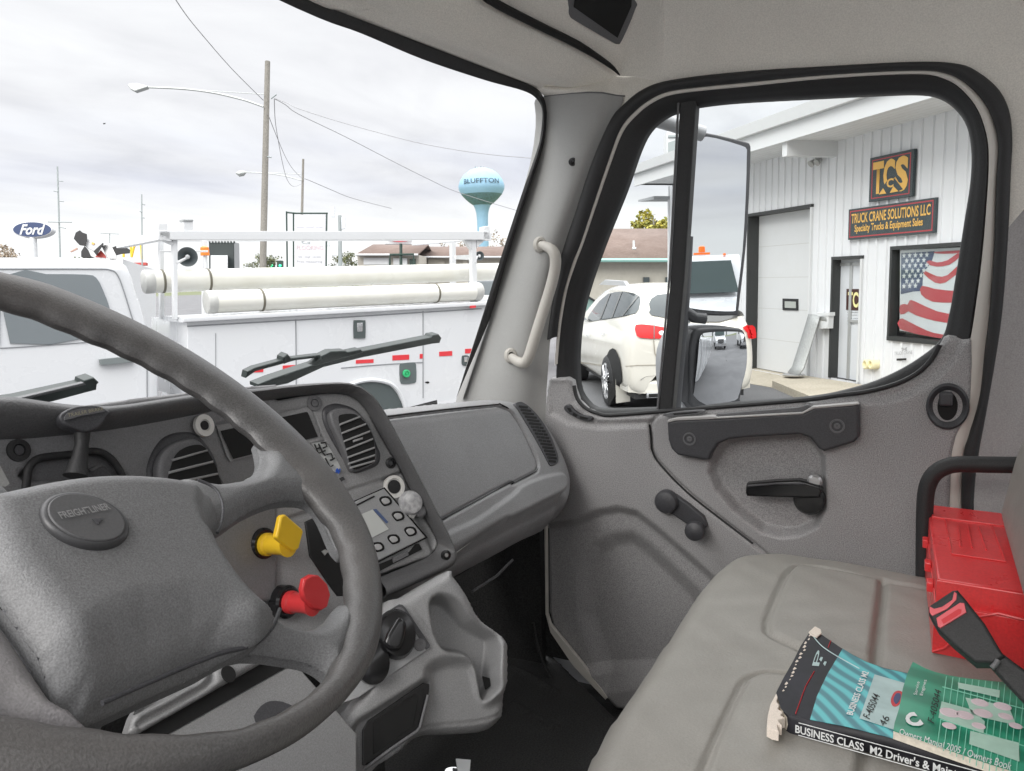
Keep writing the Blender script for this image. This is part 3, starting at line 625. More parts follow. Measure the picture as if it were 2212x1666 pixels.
for k in (.3,.7): box('latch',a+e2+e1*k+Vector((0,0,-.036))+ey*.003,(.03,.009,.02),REDM,rc,M=M3,bev=.002)
fr=[a+up*-.012+e2*.02-ex*.001]
qf=lambda x,y,o=.0015:a-dn*0+Vector((0,0,-.103*(1-y)))+e2*x-ex*o
tube('front_rib',[qf(.0,.02),qf(.12,.1),qf(.45,.62),qf(.62,.70),qf(1,.66)],.0018,REDM,rc,seg=6)
qt=lambda x,y,o=.001:a+e2*(.03+.94*x)+e1*(.03+.94*y)+up*o
for (x0,y0,x1,y1) in ((.2,.30,.8,.30),(.2,.86,.8,.86),(.2,.30,.2,.86),(.8,.30,.8,.86),(.32,.42,.36,.74),(.46,.42,.48,.74),(.62,.42,.62,.74)):
    tube('lid_rib',[qt(x0,y0),qt(x1,y1)],.0013,REDM,lb,seg=6)
prism('lid_step',[qt(.02,.80,.0035),qt(.98,.80,.0035),qt(.98,1.0,.0035),qt(.02,1.0,.0035)],(0,0,-.004),REDM,lb,bev=.0015)
# ---------------------------------------------------------------- belt buckle
bk=thing('seat_belt_buckle','black seat belt buckle with a red release button leaning on the red case','belt buckle',at(2150,1400,.88))
c0=at(2085,1345,.90); nb=(-c0).normalized(); PBk=Pl(c0,nb+Vector((0,.1,.3)))
slab('buckle_body',z('H',(1445,245),(1470,225),(1640,112),(1680,108),(1750,190),(1900,380),(2030,600),(2060,640),(1960,700),(1930,690),(1820,690),(1640,540),(1515,420),(1452,310)),PBk,.03,BLK,bk,bev=.004)
PINK=mat('button_pink',(.72,.12,.14),.35); RB=mat('button_red',(.60,.03,.04),.3)
slab('slot_edge',z('H',(1458,240),(1495,262),(1560,245),(1640,190),(1655,125),(1676,140),(1672,190),(1600,262),(1480,318),(1458,290)),PBk,.002,PINK,bk,off=.0015,bev=.0005)
slab('release_button',z('H',(1512,335),(1700,212),(1735,215),(1752,290),(1545,415),(1525,400)),PBk,.003,PINK,bk,off=.003,bev=.001)
slab('button_face',z('H',(1550,350),(1690,262),(1715,268),(1710,300),(1570,385)),PBk,.001,RB,bk,off=.0036)
slab('stalk',z('H',(1930,640),(2050,620),(2140,690),(2300,800),(2420,960),(2300,1100),(2060,850),(1960,740),(1930,700)),PBk,.012,BLK,bk,bev=.004,off=-.006)
tube('wire_clip',[PBk(*p,.004) for p in z('H',(1955,735),(1990,700),(2005,670))],.003,PLM,bk)
# ---------------------------------------------------------------- manuals
def cover_mat(name,base,c2,sc,rot,dist=3,rough=.3,wt='BANDS'):
    m=bpy.data.materials.new(name); m.use_nodes=True; nt=m.node_tree; p=nt.nodes['Principled BSDF']; p.inputs['Roughness'].default_value=rough
    tc=N(nt,'ShaderNodeTexCoord'); mp=N(nt,'ShaderNodeMapping'); mp.inputs['Rotation'].default_value=(0,0,rot); L(nt,tc.outputs['Object'],mp.inputs[0])
    w=N(nt,'ShaderNodeTexWave',Scale=sc,Distortion=dist,Detail=1.0); w.inputs['Detail Scale'].default_value=.6; L(nt,mp.outputs[0],w.inputs[0])
    L(nt,ramp(nt,w.outputs[0],[(.2,base),(.8,c2)]),p.inputs['Base Color']); return m
PAPER=mat('paper',(.72,.66,.56),.8,grain=.12,gs=200); PK=mat('torn_paper',(.74,.66,.58),.9,grain=.1)
COVB=mat('cover_black',(.010,.010,.013),.5,spec=.25,stain=.45,ss=14,stain_col=(.10,.10,.12))
TEAL=cover_mat('cover_teal',(.010,.17,.21),(.06,.45,.48),17,.9,5.0)
INK=mat('ink_white',(.72,.74,.74),.5); INKB=mat('ink_black',(.02,.02,.02),.6); PALE=mat('label_grey',(.42,.55,.55),.5,stain=.4,ss=30)
REDL=mat('ink_red',(.5,.03,.04),.5)
b1=thing('drivers_manual','worn thick black and teal drivers manual lying on the bench, under the green booklet','book',PSZ(1830,1560))
ZB=-.496; PBK=Pl((0,0,ZB),(0,0,1))
topedge=z('H',(500,452),(545,470),(600,470),(750,572),(850,630),(950,682),(1100,735),(1270,772),(1600,860),(2300,1040),(2800,1170))
botedge=z('H',(3000,1830),(2300,1640),(2000,1555),(1600,1430),(1100,1285),(800,1210),(500,1152),(320,1108))
lft=z('H',(270,1050),(235,930),(290,820),(370,680),(430,560))
slab('pages',topedge+botedge+lft,PBK,.020,PAPER,b1,off=-.0012,bev=0,wn=False)
slab('cover',topedge+botedge+lft,PBK,.0011,COVB,b1,off=0,wn=False)
slab('teal_panel',z('H',(765,580),(850,632),(950,684),(1100,737),(1270,774),(1600,862),(2300,1042),(2800,1172),(3000,1828),(2300,1636),(2000,1550),(1600,1424),(1100,1277),(800,1202),(505,1145),(560,960),(640,790)),PBK,.0005,TEAL,b1,off=.0006,wn=False)
sp=[PBK(*p) for p in botedge+z('H',(285,1085))]; bm=bmesh.new(); V=[[bm.verts.new(p+Vector((0,0,zz))+Vector((-.004*ww,-.006*ww,0))) for p in sp] for zz,ww in ((.0008,0),(-.003,.9),(-.011,1.15),(-.019,.9),(-.0225,.2))]
for r1,r2 in zip(V,V[1:]):
    for k in range(len(r1)-1): bm.faces.new((r1[k],r1[k+1],r2[k+1],r2[k]))
fin('spine',bm,COVB,b1)
def spq(x,y):   # unit square on the spine
    p=PBK(*z('H',(360,1118))[0]).lerp(PBK(*z('H',(2300,1640))[0]),x); return p+Vector((-.004,-.006,0))*1.35+Vector((0,0,-.018+y*.014))
text('spine_lettering',"BUSINESS CLASS  M2 Driver's & Maintenance",spq,INK,b1.children[3],(-.015,.15,.80,.85),bold=.02)
for yy in (.00,1.06): tube('spine_line',[spq(0,yy),spq(1,yy)],.0005,INK,b1.children[3],seg=4)
slab('torn_corner',z('H',(160,1200),(168,1110),(190,1020),(235,935),(250,965),(240,1000),(262,1030),(250,1060),(290,1085),(270,1110),(305,1130),(250,1150),(280,1190),(240,1180),(255,1235),(205,1225)),PBK.off(-.006),.012,PK,b1,off=.006,bev=.001)
slab('peeled_tip',z('H',(495,445),(545,400),(590,425),(598,455),(560,485),(520,470)),PBK,.002,PK,b1,off=.003,bev=.0005)
tube('cover_crease',[PBK(*p,.0008) for p in z('H',(530,480),(600,560),(720,640),(900,740))],.0009,MATS['label_grey'],b1,seg=4,sm=4)
tube('red_rule',[PBK(*p,.0006) for p in z('H',(540,760),(470,880),(390,1100))],.0006,REDL,b1,seg=4)
tube('red_rule',[PBK(*p,.0006) for p in z('H',(672,515),(650,570))],.0006,REDL,b1,seg=4)
qb=quad(z('H',(780,1120),(920,745),(985,765),(845,1135)),PBK,.0016)
text('title',"BUSINESS CLASS M2",qb,INK,b1,(.05,.1,.98,.9),bold=.02)
slab('label_panel',z('H',(1020,785),(1280,860),(1170,1225),(900,1135)),PBK,.0003,PALE,b1,off=.0014,wn=False)
qb=quad(z('H',(915,1120),(1000,930),(1070,955),(985,1145)),PBK,.0022)
text('handwriting',"F-405044",qb,INKB,b1,(0,0.05,1,.9),bold=.005,shear=.2)
text('handwriting',"46",quad(z('H',(1050,1180),(1085,1110),(1145,1130),(1105,1200)),PBK,.0022),INKB,b1,(0,0,1,1),shear=.2)
slab('round_emblem',smooth(z('H',(1150,985),(1175,930),(1215,915),(1250,940),(1230,1010),(1190,1040),(1160,1030)),3),PBK,.0003,REDL,b1,off=.0018,wn=False)
slab('emblem_center',smooth(z('H',(1170,985),(1190,940),(1220,935),(1230,960),(1215,1000),(1190,1020)),3),PBK,.0003,mat('ink_blue',(.02,.03,.12),.4),b1,off=.0021,wn=False)
text('logo','P',quad(z('H',(520,715),(560,590),(610,600),(575,720)),PBK,.0006),MATS['label_grey'],b1)
for x,y in ((610,700),(580,665)): slab('logo_mark',z('H',(x,y),(x+12,y-20),(x+28,y-15),(x+14,y+18)),PBK,.0003,PALE,b1,off=.0006,wn=False)
random.seed(3)
for k in range(16):   # scuffed spots along the worn edge
    t=k/16; x=500-230*t+random.uniform(0,22); y=470+470*t; s_=random.uniform(5,12)
    slab('edge_wear',z('H',(x-s_*1.4,y+s_),(x,y-s_*.8),(x+s_*random.uniform(.4,2),y+s_*.3),(x-s_*.2,y+s_*1.3)),PBK,.0002,PK,b1,off=.0005,wn=False)
b2=thing('engine_booklet','green owners booklet with pale boxes lying on the black and teal manual','booklet',PSZ(2090,1560)+Vector((0,0,.03)))
PG2=Pl((0,0,-.483),(0,0,1)); GRN=cover_mat('cover_green',(.010,.19,.11),(.03,.30,.18),6,.2,6)
gtop=z('H',(1325,685),(1420,735),(1500,765),(1620,795),(1750,815),(1950,838),(2300,868),(2700,900)); gbot=z('H',(2900,1800),(2300,1600),(2000,1515),(1700,1415),(1400,1310),(1170,1230))
gl_=z('H',(1180,1170),(1215,1060),(1245,900),(1280,780))
slab('pages',gtop+gbot+gl_,PG2,.010,PAPER,b2,off=-.001,wn=False); slab('cover',gtop+gbot+gl_,PG2,.0010,GRN,b2,wn=False)
LG=mat('grid_line',(.22,.60,.44),.5); PL2=mat('pale_box',(.42,.62,.52),.5,stain=.3,ss=40)
for k in range(13):
    x=1590+k*52; x2=x-75; slab('grid_line',z('H',(x,800+k*6),(x+7,800+k*6),(x2+7,1370+k*24),(x2,1370+k*24)),PG2,.0002,LG,b2,off=.0005,wn=False)
for k in range(3): slab('grid_line',z('H',(1560-k*6,880+k*130),(2300,1080+k*150),(2300,1087+k*150),(1560-k*6,887+k*130)),PG2,.0002,LG,b2,off=.0007,wn=False)
for p in (((1685,850),(2020,912),(2015,970),(1690,895)),((1745,970),(2090,1040),(2150,1190),(1800,1110)),((1555,1000),(1790,1065),(1900,1160),(1890,1255),(1530,1130)),((1785,1235),(2170,1330),(2175,1480),(1775,1340))):
    slab('pale_box',z('H',*p),PG2,.0002,PL2,b2,off=.0010,wn=False)
WCR=mat('icon_pink',(.66,.55,.58),.5)
for x,y,r_ in ((1860,1010,50),(2040,1040,50),(1885,1095,55),(2065,1120,42),(1620,1090,60),(1735,1110,55),(1850,1195,40),(2145,1195,38),(1615,1195,42)):
    c=PG2(*z('H',(x,y))[0],.0012); rr=r_*.2708*c.length/F0*1.0
    lathe('icon',c,(0,0,1),[(rr,0),(rr*.8,.0003),(rr*.8,0.0001),(rr*.5,.0001),(rr*.5,.0002),(0,.0002)],WCR,b2,seg=20)
text('big_letter','C',quad(z('H',(1245,1120),(1330,1075),(1420,1190),(1300,1205)),PG2,.0012),INK,b2,bold=.06)
text('side_text','Service',quad(z('H',(1330,945),(1355,840),(1380,845),(1358,950)),PG2,.0012),INK,b2)
text('side_text','Engines',quad(z('H',(1380,950),(1410,825),(1445,832),(1410,955)),PG2,.0012),INK,b2)
text('handwriting','F-405044',quad(z('H',(1440,1160),(1500,900),(1555,915),(1495,1180)),PG2,.0012),INKB,b2,shear=.2)
text('cover_title','Owners Manual 2005 / Owners Book',quad(z('H',(1225,1215),(2120,1490),(2105,1550),(1215,1260)),PG2,.0012),INK,b2)
# ---------------------------------------------------------------- paper on the floor
fp=thing('crumpled_tag','small white tag lying on the black floor','tag',PF(1000,1655))
slab('tag_card',z('E',(1480,1510),(1590,1520),(1580,1640),(1500,1640)),Pl((0,0,-.88),(0,-.4,1)),.002,WHM,fp)
slab('tag_ring',smooth(z('E',(1395,1600),(1420,1575),(1480,1570),(1520,1600),(1510,1660),(1400,1660)),2),Pl((0,0,-.89),(0,-.4,1)),.004,CHR,fp,bev=.001)
# ================================================================ steering wheel
Cw=Vector((.334,.512,-.128)); PW=Pl(Cw,(.306,-1,1.263)); MW=frame(PW.n)
sw=thing('steering_wheel','dark grey four spoke truck steering wheel with a worn rim and oval hub badge','steering wheel',Cw)
ow=z('W',(0,65),(100,85),(200,112),(300,150),(400,190),(500,237),(600,292),(700,360),(800,430),(900,515),(1000,615),(1080,705),(1150,812),(1200,920),(1230,1040),(1238,1150),(1228,1250),(1200,1335),(1140,1420),(1050,1510),(950,1580),(800,1650),(650,1700),(400,1745),(200,1755),(0,1750))
iw=z('W',(0,165),(60,180),(150,213),(250,258),(350,310),(450,370),(550,432),(650,510),(750,590),(830,665),(960,760),(1050,860),(1085,930),(1102,1010),(1108,1100),(1100,1200),(1075,1290),(1050,1345),(1000,1420),(880,1500),(700,1548),(430,1552),(300,1535),(0,1490))
def pol(uvs):
    o=[]
    for p in smooth(uvs,4,False):
        d=MW.transposed()@(PW(*p)-Cw); o.append((math.atan2(d.y,d.x),math.hypot(d.x,d.y)))
    return o
po,pi_=pol(ow),pol(iw)
def sorted_unwrap(p):
    a=np.unwrap([q[0] for q in p]); r=np.array([q[1] for q in p])
    if a[-1]<a[0]: a=a[::-1]; r=r[::-1]
    return a,r
ao,ro_=sorted_unwrap(po); ai,ri=sorted_unwrap(pi_)
n=200; th=np.linspace(ao[0],ao[0]+2*math.pi,n,endpoint=False); off_=round((ao.mean()-ai.mean())/(2*math.pi))*2*math.pi; ai=ai+off_
def samp(a,r,t,dflt):
    out=np.interp(t,a,r); g0,g1=a[-1],a[0]+2*math.pi; m=t>g0
    if m.any():
        k=np.clip((t[m]-g0)/max(.01,g1-g0),0,1); e=np.clip(np.minimum(k,1-k)/.2,0,1); base=r[-1]*(1-k)+r[0]*k; out[m]=base*(1-e)+dflt*e
    return out
RO=samp(ao,ro_,th,.242); RI=samp(ai,ri,np.where(th<ai[0],th+2*math.pi,th),.208)
RO=np.clip(RO,.228,.262); RI=np.clip(RI,.19,RO-.022)
k5=np.array([1,2,3,2,1])/9.
sm_=lambda a:np.convolve(np.r_[a[-2:],a,a[:2]],k5,'valid')
RO,RI=sm_(RO),sm_(RI)
bm=bmesh.new(); rings=[]
for t,a,b in zip(th,RO,RI):
    c=(a+b)/2; h=(a-b)/2*.86; d=Vector((math.cos(t),math.sin(t),0)); ring_=[]
    wav=1+.05*math.cos(t*42)*(1 if math.sin(t-ao[0])<2 else 0)
    for k in range(18):
        p=2*math.pi*k/18; cc=math.cos(p); kk=h*(wav if cc<-.3 else 1)
        ring_.append(bm.verts.new(Cw+MW@(d*(c+kk*cc)+Vector((0,0,1))*.0135*math.sin(p))))
    rings.append(ring_)
for i in range(n):
    a,b=rings[i],rings[(i+1)%n]
    for k in range(18): bm.faces.new((a[k],a[(k+1)%18],b[(k+1)%18],b[k]))
rimo=fin('rim',bm,RIM,sw)
def spoke(name,uv,o,t,bev,mt=WHL,sm=3): return hfield(name,PW.off(o),uv,mt,sw,res=.002,er=.018,ed=.014,skirt=.008,sm=sm,ko='auto')
spoke('spoke',z('W',(560,711),(700,708),(800,694),(838,677),(854,650),(850,610),(850,570),(905,600),(985,690),(1060,790),(1112,890),(1128,950),(1108,965),(1092,950),(1078,920),(1045,850),(1010,808),(960,793),(880,800),(790,838),(705,893),(630,900)),.007,.02,.008)
spoke('spoke',z('W',(820,1060),(905,1140),(950,1165),(1000,1175),(1060,1158),(1092,1128),(1108,1105),(1130,1095),(1160,1120),(1158,1200),(1130,1290),(1085,1375),(1052,1352),(1025,1332),(980,1314),(900,1300),(800,1285),(700,1270)),.007,.02,.008)
spoke('spoke',z('W',(-260,960),(-100,980),(10,1120),(100,1250),(200,1395),(255,1418),(310,1475),(370,1525),(440,1556),(350,1590),(150,1560),(-20,1500),(-300,1400)),.010,.02,.006,mat('wheel_pale',(.21,.20,.205),.5,grain=.2,gs=800,bump=.3,bs=800,stain=.5,ss=6,stain_col=(.27,.265,.25)),2)  # lower left spoke in a paler grey than the other spokes
spoke('spoke',z('W',(-250,500),(-150,560),(60,760),(60,900),(-180,900),(-320,700)),.010,.02,.006)
# airbag pad as a swollen cushion
pad=smooth(z('W',(-120,790),(-20,748),(100,724),(250,708),(400,704),(540,710),(640,726),(695,755),(716,805),(712,860),(700,893),(712,912),(760,975),(830,1060),(904,1142),(885,1190),(850,1235),(810,1262),(700,1285),(500,1365),(330,1440),(300,1455),(262,1425),(205,1400),(120,1280),(20,1140),(-60,1020)),3)
def padfn(x,y):
    r2=(x+.02)**2+(y)**2; return .012*np.exp(-r2/.012)
hfield('hub_pad',PW.off(.028),pad,WHL,sw,res=.0022,er=.020,ed=.018,skirt=.008,fn=padfn,ko='auto',
  regs=[(z('W',(225,1360),(270,1300),(400,1205),(500,1160),(640,1140),(740,1150),(800,1200),(840,1260),(700,1340),(320,1520)),.045,.022),(z('W',(610,720),(640,760),(632,820),(650,870),(700,900),(740,860),(730,760),(680,730)),.012,.006)])
tube('pad_seam',[PW(*p,.008) for p in z('W',(904,1142),(885,1190),(850,1235),(805,1262),(700,1288),(500,1370),(330,1445))],.0015,PLX,sw,sm=3)
tube('pad_seam',[PW(*p,.014) for p in z('W',(640,724),(696,752),(720,805),(716,860),(702,895))],.0012,PLX,sw,sm=3)
# oval badge; pale flat letters paint the highlights of embossed lettering
PWb=PW.off(.0385)
bo_=z('W',*[(281+150*math.cos(a)*.955-80*math.sin(a)*.30,843+150*math.cos(a)*.30+80*math.sin(a)*.955) for a in np.linspace(0,2*math.pi,48,endpoint=False)])
bd=slab('badge',bo_,PWb,.012,mat('badge_grey',(.05,.05,.052),.35,grain=.1),sw,bev=.004,seg=4)
bi_=[(282+(x-188)*.84,0) for x,y in bo_]
cx=sum(p[0] for p in bo_)/len(bo_); cy=sum(p[1] for p in bo_)/len(bo_)
slab('badge_field',[(cx+(x-cx)*.86,cy+(y-cy)*.86) for x,y in bo_],PWb,.002,mat('badge_field',(.09,.09,.092),.45,grain=.1),bd,bev=.001,off=.0008)
text('badge_lettering','FREIGHTLINER',quad(z('W',(185,828),(345,798),(360,818),(200,850)),PWb,.002),mat('letter_highlight',(.24,.24,.24),.35),bd,bold=.02)
slab('badge_mark',z('W',(298,850),(335,846),(325,858),(318,866),(308,860)),PWb,.0005,PLX,bd,off=.0016)
Cc_=PW(250,1240); tube('steering_column',[Cc_-PW.n*.03,Cc_-PW.n*.12,Cc_-PW.n*.35],[.04,.05,.06],PLX,sw,seg=20)
# trailer brake lever on the column
lv_=thing('trailer_brake_lever','black column lever with a flat labelled paddle rising behind the steering wheel','lever',(.42,.66,-.3))
PLV=Pl(at(185,900,.80),(-.1,-1,.35))
tube('stem',[PLV(*p,-.01) for p in z('A',(560,840),(590,700),(605,600),(608,500))],[.012,.0075,.0065,.008],BLK,lv_,seg=12,sm=3)
slab('paddle',z('A',(445,420),(450,380),(500,345),(570,320),(680,312),(740,318),(790,345),(822,370),(790,410),(740,480),(640,515),(560,490),(490,465)),PLV,.014,PLX,lv_,bev=.005,seg=4,sm=2)
slab('label_plate',z('A',(478,425),(500,372),(570,345),(680,332),(750,340),(775,362),(600,395)),PLV,.001,PLM,lv_,off=.0012,sm=2)
text('label_lettering','TRAILER BRAKE',quad(z('A',(500,378),(760,326),(765,350),(505,405)),PLV,.0018),mat('faded_gold',(.34,.31,.22),.5),lv_)
# ================================================================ dashboard
dash=thing('dashboard','grey plastic truck dashboard with round vents, radio, brake knobs and glove box','dashboard',(.9,.8,-.5))
PCL=Pl((.5,.78,-.15),(0,-1,.25)); PST=Pl((.90,.69,-.24),(-.40,-.88,.30)); PPD=Pl((1.2,.75,-.3),(0,-1,.5))
class Bl:
    n=PST.n
    def __call__(s,u,v,o=0):
        k=min(1,max(0,(u-480)/190)); k=k*k*(3-2*k); return PCL(u,v,o).lerp(PST(u,v,o),k)
PB_=Bl()
class Mn:
    n=PST.n
    def __call__(s,u,v,o=0):
        a,b=PCL(u,v,o),PST(u,v,o); return a if a.length<b.length else b
PMN=Mn()
# faces
hfield('stack_face',PST,z('U',(520,845))+z('B',(200,140),(400,105),(560,82),(700,78),(800,92),(890,140),(975,240),(1070,430),(1260,750),(1420,1050),(1570,1330),(1575,1400),(1510,1490),(1060,1650))+z('U',(800,1330),(500,1420),(500,1000)),PLS,dash,res=.0022,er=.004,ed=.003,
  lines=[(z('B',(790,925),(1000,860),(1200,785),(1262,770)),.0016,.004),(z('B',(205,250),(460,200),(480,230),(560,440),(590,500)),.0012,.003),(z('W',(690,918),(900,860),(1030,820)),.0025,.006),(z('W',(600,790),(715,765),(900,720)),.002,.0)],
  regs=[(z('B',(1200,785),(1255,765),(1290,820),(1480,1150),(1560,1330),(1530,1440),(1480,1330),(1290,960),(1100,830)),.01,.008)])
hfield('cluster_face',PCL,z('U',(-300,900),(0,900),(300,860),(470,840),(600,830),(600,1300),(-300,1300)),mat('cluster_grey',(.20,.20,.205),.5,grain=.16,bump=.5),dash,res=.003,er=.004,ed=.003,
  lines=[(z('C',(600,440),(730,440),(930,400)),.0012,.003)],
  regs=[(smooth(z('A',(190,860),(200,790),(240,740),(330,710),(520,690),(640,668),(740,672),(820,720),(880,800),(900,870)),2),.006,.012)])
slab('instrument_window',smooth(z('A',(215,1000),(212,800),(260,755),(340,730),(520,705),(640,690),(740,700),(790,740),(860,810),(880,1000)),2),PCL,.004,PLM,dash,off=-.006)
tube('window_surround',[PCL(*p,.001) for p in z('A',(185,1000),(200,850),(215,780),(260,725),(330,700),(520,680),(640,660),(740,664),(820,712),(880,790),(930,900))],.004,BLK,dash,sm=3)
slab('switch_pod',z('A',(640,790),(700,770),(790,765),(830,830),(830,1000),(640,1000)),PCL,.02,PLX,dash,off=.012,bev=.003)
for p in (((660,795),(720,760),(760,760),(690,800)),): slab('switch_rib',z('A',*p),PCL,.003,PLM,dash,off=.015)
# brow over the gauges flowing into the frame round the centre stack
bo=z('A',(-500,300),(0,255),(150,265),(380,300),(560,322),(800,330),(950,315),(1100,292),(1300,262),(1460,240))+z('B',(0,52),(120,38),(250,25),(400,12),(560,4),(680,0),(770,8),(880,50),(1000,150),(1110,330),(1300,690),(1450,985),(1640,1350),(1690,1480),(1688,1560),(1640,1600),(1300,1760),(1060,1860))
bi=z('A',(-500,640),(0,570),(120,566),(250,560),(400,545),(560,530),(760,505),(1000,470),(1300,415),(1600,355))+z('B',(60,150),(180,130),(300,112),(430,98),(560,84),(640,80),(700,80),(800,98),(880,145),(965,240),(1060,425),(1250,745),(1400,1045),(1560,1330),(1572,1395),(1510,1485),(1290,1580),(1050,1680))
bo=smooth(rs(bo,60),4,False); bi=smooth(rs(bi,60),4,False)
rows=[]
for t,h in ((0,-.09),(0,0),(.06,.011),(.2,.019),(.38,.021),(.56,.018),(.75,.010),(.9,.003),(1,-.004)):
    rows.append([PB_(a[0]+(b[0]-a[0])*t,a[1]+(b[1]-a[1])*t,0)+PB_.n*(h+.004) for a,b in zip(bo,bi)])
loft('binnacle_frame',rows,mat('binnacle_dark',(.085,.085,.088),.42,grain=.2,bump=.5,stain=.4,ss=6,stain_col=(.14,.14,.14)),dash)
# dash top behind the frame up to the glass
fr=[PB_(a,b,-.03)+Vector((0,0,-.004)) for a,b in bo if b<1000]
rows=[fr]+[[Vector((p.x*1.0+.25*t*(p.x>.0),p.y+(.98-.06*max(0,p.x-.7)-p.y)*t,p.z*(1-t)+(-.29)*t)) for p in fr] for t in (.35,.7,1)]
loft('dash_top',rows,PLM,dash)
# passenger side: padded block with glove box door
ppo=z('U',(690,900),(790,869),(860,862),(930,856),(1000,850),(1060,846),(1105,845),(1140,854),(1172,880),(1205,925),(1235,985),(1250,1030),(1253,1065),(1245,1100),(1225,1125),(1180,1146),(1120,1180),(1060,1212),(1010,1242),(975,1272),(900,1310),(760,1200))
gv=smooth(z('U',(800,904),(830,901),(900,892),(1000,881),(1075,874))+z('B',(2100,172),(2160,200))+z('F',(0,315),(40,370),(90,460),(150,590),(172,650),(168,690),(140,715),(60,755),(0,785))+z('B',(2212,845),(1900,1010),(1600,1178),(1565,1190),(1540,1160))+z('U',(860,1000)),2)
lip=z('B',(1630,1320),(1900,1180),(2212,960))+z('F',(60,800),(180,750),(300,722),(340,735),(355,780),(330,830),(200,900),(0,1005))+z('B',(2150,1160),(1900,1330),(1690,1490))
hfield('passenger_pad',PPD,ppo,PLD,dash,res=.0026,er=.05,ed=.05,skirt=.05,sm=3,
  lines=[(gv+[gv[0]],.0022,.007)],regs=[(gv,.012,.004),(smooth(lip,3),.010,-.005),(z('U',(900,1300),(975,1200),(1060,1150),(1215,1075),(1260,1120),(1200,1200),(1000,1320)),.03,.02)])
tube('glove_box_gap',[PPD(*p,-.004) for p in gv],.0017,BLG,dash,seg=6,closed=True)
rows=[]
for t,yy,zz in ((0,.0,-.012),(.3,.08,-.0),(.7,.17,-.012),(1,.28,-.05)): rows.append([PPD(*p)+Vector((0,yy,zz-.035)) for p in ppo[1:10]])
loft('pad_top',rows,PLD,dash)
tube('pad_lower_trim',[PPD(*p,-.008) for p in z('B',(1690,1490),(1900,1330),(2150,1160))+z('F',(0,1005),(200,900),(330,830))],.0012,PILL,dash,sm=3)
# side demister grille
po=smooth(z('F',(25,270),(40,255),(75,258),(130,300),(190,370),(250,470),(290,570),(302,620),(295,650),(265,668),(240,655),(190,560),(110,420),(50,320)),3)
sv=slab('side_vent',po,PPD,.01,PLX,dash,bev=.001,off=.0018)
def sq(cx,cy,w,h,ang,key,pl,o):
    c,s=math.cos(ang),math.sin(ang); return [pl(*p,o) for p in z(key,*[(cx+x*c-y*s,cy+x*s+y*c) for x,y in ((-w,-h),(w,-h),(w,h),(-w,h))])]
bm=bmesh.new()
for k in range(17):
    y=286+k*22; Lx=np.interp(y,[270,320,420,560,655],[30,52,112,192,240]); Rx=np.interp(y,[262,300,370,470,570,620,660],[85,130,190,250,290,302,280])
    cx=(Lx+Rx)/2; w=(Rx-Lx)/2*.74
    for a0,a1 in (((-1,1),) if not 5<k<11 else ((-1,-.42),(-.28,.28),(.42,1))):
        prism_bm(bm,[PPD(*p,.0028) for p in z('F',*[(cx+w*t_+dx,y+w*t_*.12+dy) for t_,dx,dy in ((a0,0,-6),(a1,0,-6),(a1,0,7),(a0,0,7))])],PPD.n*-.002)
fin('grille_slots',bm,DEEP,sv)
# ---------------------------------------------------------------- round vents
def vent(name,outer,bez,inner,slats,key,pl,h0=.004,h1=.016):
    v=slab(name,smooth(z(key,*outer),3),pl,.02,PLX,dash,bev=.006,off=h0,seg=4)
    b_=slab('vent_bezel',smooth(z(key,*bez),3),pl,.02,PLM,v,bev=.006,seg=4,off=h1)
    slab('vent_hole',smooth(z(key,*inner),3),pl,.002,DEEP,v,off=h1+.0008)
    bm=bmesh.new()
    for a in slats: prism_bm(bm,[pl(*p,h1+.0035) for p in z(key,*a)],pl.n*-.003,.0008,2)
    fin('louvres',bm,PLS,v); return v
vo=((575,260),(585,215),(620,180),(690,162),(760,172),(830,195),(890,235),(960,320),(1020,430),(1060,540),(1085,600),(1075,680),(1030,720),(940,755),(870,772),(830,755),(790,700),(720,590),(640,450),(590,340))
vb=((640,270),(650,240),(690,212),(760,205),(820,215),(880,240),(940,300),(1000,420),(1035,520),(1050,600),(1045,660),(1000,700),(930,735),(870,755),(835,735),(790,640),(720,480),(660,350))
vi=((715,290),(730,268),(790,258),(850,260),(890,285),(950,340),(1000,430),(1025,530),(1030,620),(1010,680),(950,710),(870,740),(835,720),(800,640),(760,490),(725,360))
sl=[]
for k in range(7):
    x0=[728,745,765,785,795,800,815][k];x1=[905,955,990,1015,1028,1032,1028][k];y0=[350,425,495,565,635,690,725][k];y1=[282,345,408,475,550,615,665][k]
    sl.append(((x0,y0-9),(x1,y1-9),(x1,y1+9),(x0,y0+9)))
sl.append(((840,485),(925,460),(925,478),(845,505)))
vent('air_vent',vo,vb,vi,sl,'B',PST)
vo=((175,850),(178,790),(200,710),(245,620),(310,540),(400,495),(500,482),(580,492),(640,530),(700,600),(770,720),(800,850),(820,1000),(200,1000))
vb=((278,870),(275,790),(300,700),(350,630),(420,580),(520,545),(600,548),(660,590),(700,650),(770,760),(800,870),(820,1000),(290,1000))
vi=((345,900),(370,800),(400,710),(450,650),(530,610),(620,600),(670,630),(710,690),(760,780),(780,860),(790,1000),(350,1000))
sl=[((390,722),(690,640),(695,656),(398,740)),((360,828),(740,735),(742,755),(365,850)),((350,930),(780,840),(782,860),(352,955))]
vent('air_vent',vo,vb,vi,sl,'C',PCL)
